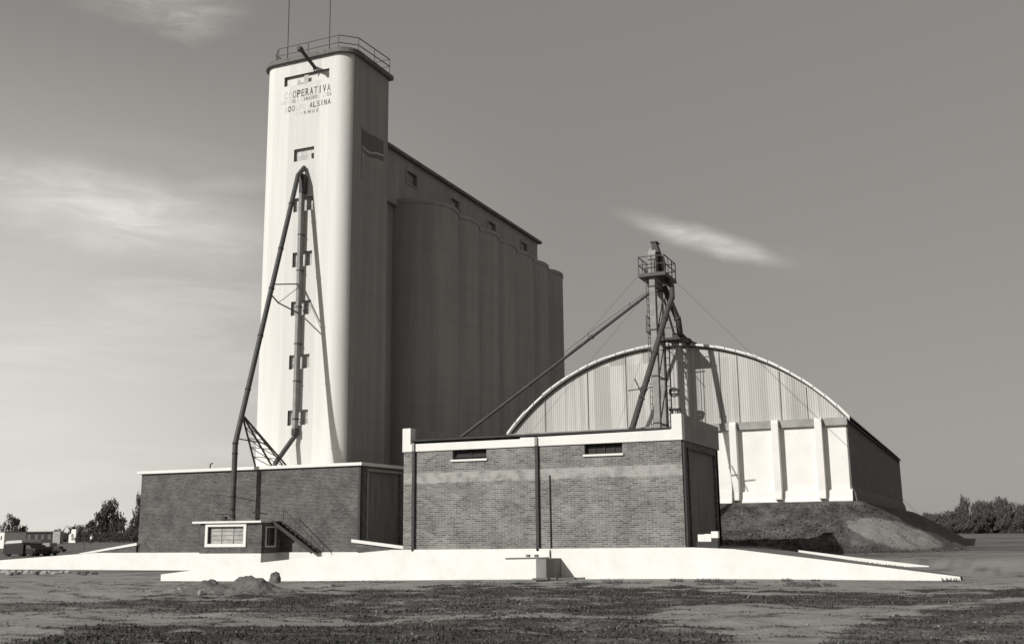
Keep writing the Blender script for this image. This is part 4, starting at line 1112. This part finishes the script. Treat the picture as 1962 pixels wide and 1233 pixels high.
# ---------------------------------------------------------------- trees
def crown_mesh(seed, n=900, shape='round', leaf=.17, gaps=.35):
    """unit crown: spans about 1 wide radius, z 0..1"""
    m = MB(); rnd = random.Random(seed); cl = []
    for k in range(26):
        a = rnd.random() * 2 * pi; r = .75 * sqrt(rnd.random())
        if shape == 'round': z = rnd.uniform(.12, .88); r *= sqrt(max(0.05, 1 - ((z - .45) / .55) ** 2))
        elif shape == 'column': z = rnd.uniform(.05, .95); r *= .6 * (1.1 - z * .6)
        else: z = rnd.uniform(.35, .95); r *= 1.0
        cl.append((Vector((cos(a) * r, sin(a) * r, z)), rnd.uniform(.12, .30)))
    for i in range(n):
        c, s = rnd.choice(cl); d = Vector((rnd.gauss(0, 1), rnd.gauss(0, 1), rnd.gauss(0, .8))).normalized() * s * rnd.uniform(.5, 1.1)
        p = c + Vector((d.x, d.y, d.z * .7)); l = leaf * rnd.uniform(.25, .6)
        e = Euler((rnd.random() * 6, rnd.random() * 6, rnd.random() * 6)).to_matrix()
        q = [p + e @ Vector(v) * l for v in ((-.5, 0, 0), (.1, .35, .05), (.5, 0, 0), (0, -.3, -.05))]
        m.face(q)
    me = bpy.data.meshes.new('crown'); me.from_pydata(m.v, [], m.f); return me
def twig_mesh(seed):
    m = MB(); rnd = random.Random(seed)
    def br(p, d, l, r, dep):
        q = p + d * l; m.bar(p, q, r); 
        if dep == 0: return
        for k in range(3 if dep > 1 else 5):
            dd = (d + Vector((rnd.uniform(-.8, .8), rnd.uniform(-.8, .8), rnd.uniform(-.1, .6)))).normalized()
            br(p.lerp(q, rnd.uniform(.5, 1)), dd, l * .68, r * .62, dep - 1)
    br(Vector((0, 0, 0)), Vector((0, 0, 1)), .33, .03, 4)
    me = bpy.data.meshes.new('twigs'); me.from_pydata(m.v, [], m.f); return me
def trunk_mesh(h, r, seed):
    m = MB(); rnd = random.Random(seed)
    m.tube([(0, 0, -.3), (rnd.uniform(-.1, .1), 0, h * .35), (rnd.uniform(-.2, .2), rnd.uniform(-.2, .2), h * .8)], r, 7, radii=[r, r * .75, r * .35])
    for k in range(5):
        z = h * rnd.uniform(.3, .6); a = rnd.random() * 6; m.tube([(0, 0, z), (cos(a) * h * .12, sin(a) * h * .12, z + h * .15), (cos(a) * h * .2, sin(a) * h * .2, z + h * .3)], r, 5, radii=[r * .45, r * .3, r * .12])
    me = bpy.data.meshes.new('trunk'); me.from_pydata(m.v, [], m.f); me.materials.append(M['bark']); return me
CR = {}
for k, sh_ in (('a', 'round'), ('b', 'round'), ('c', 'column'), ('d', 'umbrella'), ('e', 'round')):
    me = crown_mesh(ord(k), {'a': 4200, 'b': 3600, 'c': 2400, 'd': 1500, 'e': 3200}[k], sh_); me.materials.append(M['leaf']); CR[k] = me
for k in ('t1', 't2', 't3'):
    me = twig_mesh(ord(k[1])); me.materials.append(M['leaf2']); CR[k] = me
TR = [trunk_mesh(1, .035, i) for i in range(3)]
def tree(px, pyb, pyt, wpx, kind, label, group, dist=None, gzv=-.1, name='tree'):
    if dist: 
        d = at(px, pyb, dist); base = Vector((d.x, dist, gzv))
    else: base = atz(px, pyb, gzv)
    d = base.length; wpx *= 1.3; hgt = (pyb - pyt) / 2050 * d * 1.0; wid = wpx / 2050 * d / 2
    t = thing(name, label, 'tree', tuple(base), group)
    tr = bpy.data.objects.new('trunk', random.choice(TR)); COL.objects.link(tr); tr.parent = t; tr.scale = (hgt, hgt, hgt)
    me = CR[kind]; c = bpy.data.objects.new('crown', me); COL.objects.link(c); c.parent = t
    if kind[0] == 't': c.scale = (wid * 1.6, wid * 1.6, hgt); 
    else: c.scale = (wid, wid, hgt * .92); c.location = (0, 0, hgt * .07)
    c.rotation_euler = (0, 0, random.random() * 6)
    return t
LG = 'trees beyond the field on the left'
for a in ((205, 1037, 962, 54, 'a', 'largest round dark evergreen tree left of the brick building'),
          (196, 1037, 990, 50, 'b', 'lower spreading dark tree merging with the largest evergreen'),
          (262, 1037, 956, 22, 'c', 'slim tall dark tree close against the brick building edge'),
          (256, 1038, 992, 26, 'e', 'short dense dark tree at the foot of the slim tall one'),
          (28, 1037, 986, 34, 'b', 'round dark tree standing alone at far left behind the truck'),
          (3, 1037, 996, 22, 't1', 'bare tree at the left picture edge'),
          (135, 1037, 998, 44, 't2', 'bare spreading tree behind the white tank'),
          (160, 1037, 1000, 40, 't3', 'bare twiggy tree between the white tank and the largest evergreen'),
          (118, 1037, 1004, 34, 't1', 'small bare tree above the pale wall'),
          (232, 1037, 985, 40, 't2', 'tall bare tree between the largest evergreen and the slim dark one'),
          (178, 1037, 1003, 34, 'e', 'low dark bushy tree left of the largest evergreen'),
          (228, 1038, 1002, 34, 'b', 'low dark bushy tree right of the largest evergreen'),
          (150, 1037, 1008, 26, 'e', 'low dark shrub just right of the white tank'),
          (248, 1038, 1008, 24, 'a', 'lowest dark shrub near the brick building corner')):
    tree(*a, LG)
for i in range(16):
    tree(108 + i * 10.2, 1038.5, 1021 + random.uniform(-5, 4), 22, random.choice('abe'), 'low dark bushes filling under the trees left of the brick building', 'bushes under the left hand trees', name='bush')
RG = 'trees in the belt on the right horizon'
rnd = random.Random(4)
def belt_top(x):
    ptsb = [(1762, 978), (1772, 966), (1785, 964), (1800, 970), (1808, 966), (1822, 962), (1832, 966), (1846, 936), (1856, 950), (1870, 953), (1885, 946), (1900, 950), (1912, 942), (1928, 942), (1938, 950), (1962, 954), (1990, 950)]
    for (a, ya), (c, yc) in zip(ptsb[:-1], ptsb[1:]):
        if a <= x <= c: return ya + (yc - ya) * (x - a) / (c - a)
    return 955
pos = ['leftmost', 'second from left', 'third from left', 'fourth from left', 'fifth from left', 'sixth from left', 'seventh from left', 'eighth from left', 'ninth from left', 'tenth from left',
       'eleventh from left', 'twelfth from left', 'thirteenth from left', 'fourteenth from left', 'fifteenth from left', 'sixteenth from left', 'seventeenth from left', 'eighteenth from left']
xx = [1768, 1779, 1790, 1802, 1813, 1824, 1834, 1850, 1862, 1873, 1884, 1896, 1908, 1919, 1930, 1942, 1954, 1966]
for i, x in enumerate(xx):
    if x == 1850:
        tree(x, 1004, 934, 18, 'd', 'tallest umbrella crowned tree poking above the right hand belt', RG, 240, -.1)
    else:
        tree(x, 1004, belt_top(x) - 1, 34, rnd.choice('abea'), 'dark evergreen in the belt right of the hall, ' + pos[i] + ' of its front row', RG, 225 + rnd.uniform(-10, 20), -.1)
for i in range(18):
    x = 1764 + i * 11.8
    tree(x, 1004, belt_top(x) + 10 + rnd.uniform(-3, 6), 30, rnd.choice('abe'), 'low dark bushes filling under the tree belt right of the hall', 'bushes under the right hand tree belt', 212 + rnd.uniform(-6, 6), -.1, 'bush')

# ---------------------------------------------------------------- left background pieces
def solid(name, label, cat, mt, x0, x1, y0, y1, gzv=-.15, depth=3, yb=None):
    base = atz((x0 + x1) / 2, yb or y1, gzv); Y = base.y
    p = at(x0, y1, Y); q = at(x1, y0, Y)
    return p.x, q.x, Y, p.z, q.z
# low house with hedge-dark walls
x0, x1, Y, z0, z1 = solid('', '', '', '', 47, 104, 1017, 1041)
h = thing('low_house', 'long low dark house with flat roofline behind the parked truck', 'house', ((x0 + x1) / 2, Y, z0))
MB().box(x0, x1, Y, Y + 1.6, z0 - .3, z1 - .3).build('wall', 'carpaint', h); MB().box(x0 - .3, x1 + .3, Y - .3, Y + 1.8, z1 - .3, z1).build('roof', 'tarroof', h)
w_ = (x1 - x0)
for k in (.15, .4, .62, .85): MB().box(x0 + w_ * k - .5, x0 + w_ * k + .5, Y - .06, Y - .002, z0 + 1.0, z0 + 2.1).build('window', 'glass', h)
x0, x1, Y, z0, z1 = solid('', '', '', '', 104, 119, 1017, 1032, yb=1041)
o = MB().box(x0 + .02, x1, Y - .5, Y + .5, -.3, z1).build('garden_wall', 'conc'); tag(o, 'short pale wall at the right end of the low dark house', 'wall')
x0, x1, Y, z0, z1 = solid('', '', '', '', 131, 146, 1013, 1039)
t = thing('water_tank', 'bright white upright tank with lower step beside the bare trees', 'tank', ((x0 + x1) / 2, Y, z0))
MB().prism([(x0, -.3), (x1, -.3), (x1, z1), (x0 + (x1 - x0) * .35, z1), (x0 + (x1 - x0) * .3, z0 + (z1 - z0) * .68), (x0, z0 + (z1 - z0) * .6)], 'Y', Y, Y + .6).build('body', 'white', t)
MB().box(x0 + (x1 - x0) * .5, x0 + (x1 - x0) * .7, Y - .08, Y - .002, z0 + (z1 - z0) * .25, z0 + (z1 - z0) * .5).build('hatch', 'conc', t)
x0, x1, Y, z0, z1 = solid('', '', '', '', -14, 9, 1019, 1050)
t = thing('white_hut', 'white hut with one narrow dark window at the left picture edge', 'hut', ((x0 + x1) / 2, Y, z0))
zw = at(3, 1032, Y)
xw0 = at(1.2, 1030, Y).x; xw1 = at(3.8, 1030, Y).x; zw0 = at(3, 1034, Y).z; zw1 = at(3, 1026, Y).z
MB().wall(x0, x1, -.3, z1, Y, .2, [(xw0, xw1, zw0, zw1)]).box(x0, x1, Y + .2, Y + 4, -.3, z1).build('wall', 'white', t)
MB().box(xw0, xw1, Y + .15, Y + .18, zw0, zw1).build('window', 'glass', t)
MB().box(x0 - .1, x1 + .1, Y - .1, Y + 4.1, z1, z1 + .12).build('roof', 'conc', t)
# parked truck
c = atz(26, 1065, -.15); Yt = c.y; ws = 58 / 2050 * c.length / 5.4
sc_ = Yt / 2050 * 1.25
tk = thing('parked_truck', 'old dark truck with bleached canvas top parked behind the farther ramp', 'truck', (c.x, c.y, -.15))
k = lambda px: at(px, 1050, Yt).x
hz_ = lambda py: at(26, py, Yt).z
MB().prism([(k(8), hz_(1061)), (k(46), hz_(1061)), (k(46), hz_(1041)), (k(8), hz_(1043))], 'Y', Yt - .1, Yt + 2.0).build('cargo_body', 'carpaint', tk, bevel=.03)
MB().prism([(k(9), hz_(1041.5)), (k(44), hz_(1039.5)), (k(43), hz_(1034)), (k(14), hz_(1035.5))], 'Y', Yt - .15, Yt + 2.05).build('canvas_top', 'cartop', tk, bevel=.04)
MB().prism([(k(46.2), hz_(1061)), (k(66), hz_(1061)), (k(66), hz_(1050)), (k(58), hz_(1050)), (k(54), hz_(1044)), (k(46.2), hz_(1043))], 'Y', Yt + .1, Yt + 1.9).build('cab', 'carpaint', tk, bevel=.04)
MB().prism([(k(48), hz_(1050)), (k(56), hz_(1050)), (k(53), hz_(1045.5)), (k(48), hz_(1045.5))], 'Y', Yt + .085, Yt + .098).build('window', 'glass', tk)
for px in (15, 40, 60):
    for yy in (-.02, 1.75): MB().tube([(k(px), Yt + yy, -.15 + .45 * ws), (k(px), Yt + yy + .25, -.15 + .45 * ws)], .45 * ws, 18).build('wheel', 'rubber', tk)
def old_car(px0, px1, pyb, label, flip=False):
    c = atz((px0 + px1) / 2, pyb, -.15); Y = c.y; Ls = at(px1, pyb, Y).x - at(px0, pyb, Y).x
    t = thing('old_car', label, 'car', (c.x, Y, -.15), 'old vehicles behind the farther ramp')
    s = Ls / 4.2; X0 = c.x - Ls / 2
    f = (lambda u: X0 + (4.2 - u) * s) if flip else (lambda u: X0 + u * s)
    B_ = [(0, .35), (4.2, .35), (4.2, .75), (3.9, .95), (2.9, 1.02), (1.2, 1.02), (.2, .95), (0, .7)]
    MB().prism([(f(u), -.15 + z * s) for u, z in B_], 'Y', Y, Y + 1.7 * s).build('body', 'carpaint', t, bevel=.05 * s)
    C_ = [(1.0, 1.03), (2.95, 1.03), (2.6, 1.55), (1.3, 1.58)]
    MB().prism([(f(u), -.15 + z * s) for u, z in C_], 'Y', Y + .1 * s, Y + 1.6 * s).build('cabin', 'carpaint', t, bevel=.05 * s)
    for u in (1.25, 2.1): MB().box(min(f(u), f(u + .65)), max(f(u), f(u + .65)), Y + .06 * s, Y + .098 * s, -.15 + 1.12 * s, -.15 + 1.45 * s).build('window', 'glass', t)
    for u in (.85, 3.35):
        for yy in (-.04, 1.5): MB().tube([(f(u), Y + yy * s, -.15 + .34 * s), (f(u), Y + (yy + .22) * s, -.15 + .34 * s)], .34 * s, 16).build('wheel', 'rubber', t)
    MB().tube([(f(4.2), Y + .25 * s, -.15 + .72 * s), (f(4.26), Y + .25 * s, -.15 + .72 * s)], .1 * s, 12).build('headlight', 'conc', t)
old_car(64, 98, 1064, 'old dark car immediately right of the canvas topped truck')
old_car(96, 118, 1057.5, 'small old car farthest right of the parked vehicles', True)
c = atz(88, 1053, -.15)
o = MB().box(c.x - .6, c.x + .6, c.y, c.y + 1.2, -.2, .75).build('crate', 'stone', bevel=.02); tag(o, 'pale crate standing between the two old cars', 'crate')

# distant person in white shirt
c = atz(174, 1043, -.15); s = 1.68
pn = thing('person', 'person in white shirt and dark trousers walking on the far field', 'person', (c.x, c.y, -.15))
k = (1043 - 1026) / 2050 * c.length / 1.7
def skinmesh(name, verts, edges, radii, mt, parent, off):
    me = bpy.data.meshes.new(name); me.from_pydata([tuple(Vector(v) * k + Vector(off)) for v in verts], edges, [])
    o = bpy.data.objects.new(name, me); COL.objects.link(o)
    md = o.modifiers.new('skin', 'SKIN'); 
    for i, r in enumerate(radii): me.skin_vertices[0].data[i].radius = (r * k, r * k)
    me.skin_vertices[0].data[0].use_root = True
    o.modifiers.new('sub', 'SUBSURF').levels = 1; o.modifiers['sub'].render_levels = 2
    me.materials.append(M[mt]); o.parent = parent
    return o
V_ = [(0, 0, .92), (0, 0, 1.15), (0, 0, 1.38), (0, 0, 1.48), (0, 0, 1.56), (0, 0, 1.68), (-.19, 0, 1.38), (-.24, .03, 1.1), (-.24, -.06, .85), (-.24, -.1, .76), (.19, 0, 1.38), (.24, -.05, 1.1), (.23, -.14, .88), (.23, -.18, .8),
      (-.09, 0, .86), (-.11, -.1, .48), (-.11, -.06, .08), (-.11, -.2, .04), (.09, 0, .86), (.11, .08, .48), (.11, .18, .1), (.11, .06, .04)]
E_ = [(0, 1), (1, 2), (2, 3), (3, 4), (4, 5), (2, 6), (6, 7), (7, 8), (8, 9), (2, 10), (10, 11), (11, 12), (12, 13), (0, 14), (14, 15), (15, 16), (16, 17), (0, 18), (18, 19), (19, 20), (20, 21)]
R_ = [.13, .13, .13, .055, .08, .09, .06, .045, .035, .04, .06, .045, .035, .04, .085, .06, .045, .04, .085, .06, .045, .04]
skinmesh('body', V_, E_, R_, 'skin', pn, (0, 0, 0))
skinmesh('shirt', [V_[i] for i in (0, 1, 2, 6, 7, 10, 11)], [(0, 1), (1, 2), (2, 3), (3, 4), (2, 5), (5, 6)], [.16, .155, .155, .08, .065, .08, .065], 'shirt', pn, (0, 0, .02))
skinmesh('trousers', [V_[i] for i in (0, 14, 15, 16, 18, 19, 20)], [(0, 1), (1, 2), (2, 3), (0, 4), (4, 5), (5, 6)], [.15, .105, .08, .065, .105, .08, .065], 'trousers', pn, (0, 0, .01))
skinmesh('hat', [(0, 0, 1.70), (0, 0, 1.79)], [(0, 1)], [.13, .09], 'shirt', pn, (0, 0, 0))
# thin post in the field
c = atz(161, 1052, -.15)
o = MB().tube([(c.x, c.y, -.2), (c.x, c.y, 1.2)], .05, 8).build('fence_post', 'wood'); tag(o, 'lone thin dark post in the field left of the person', 'post')
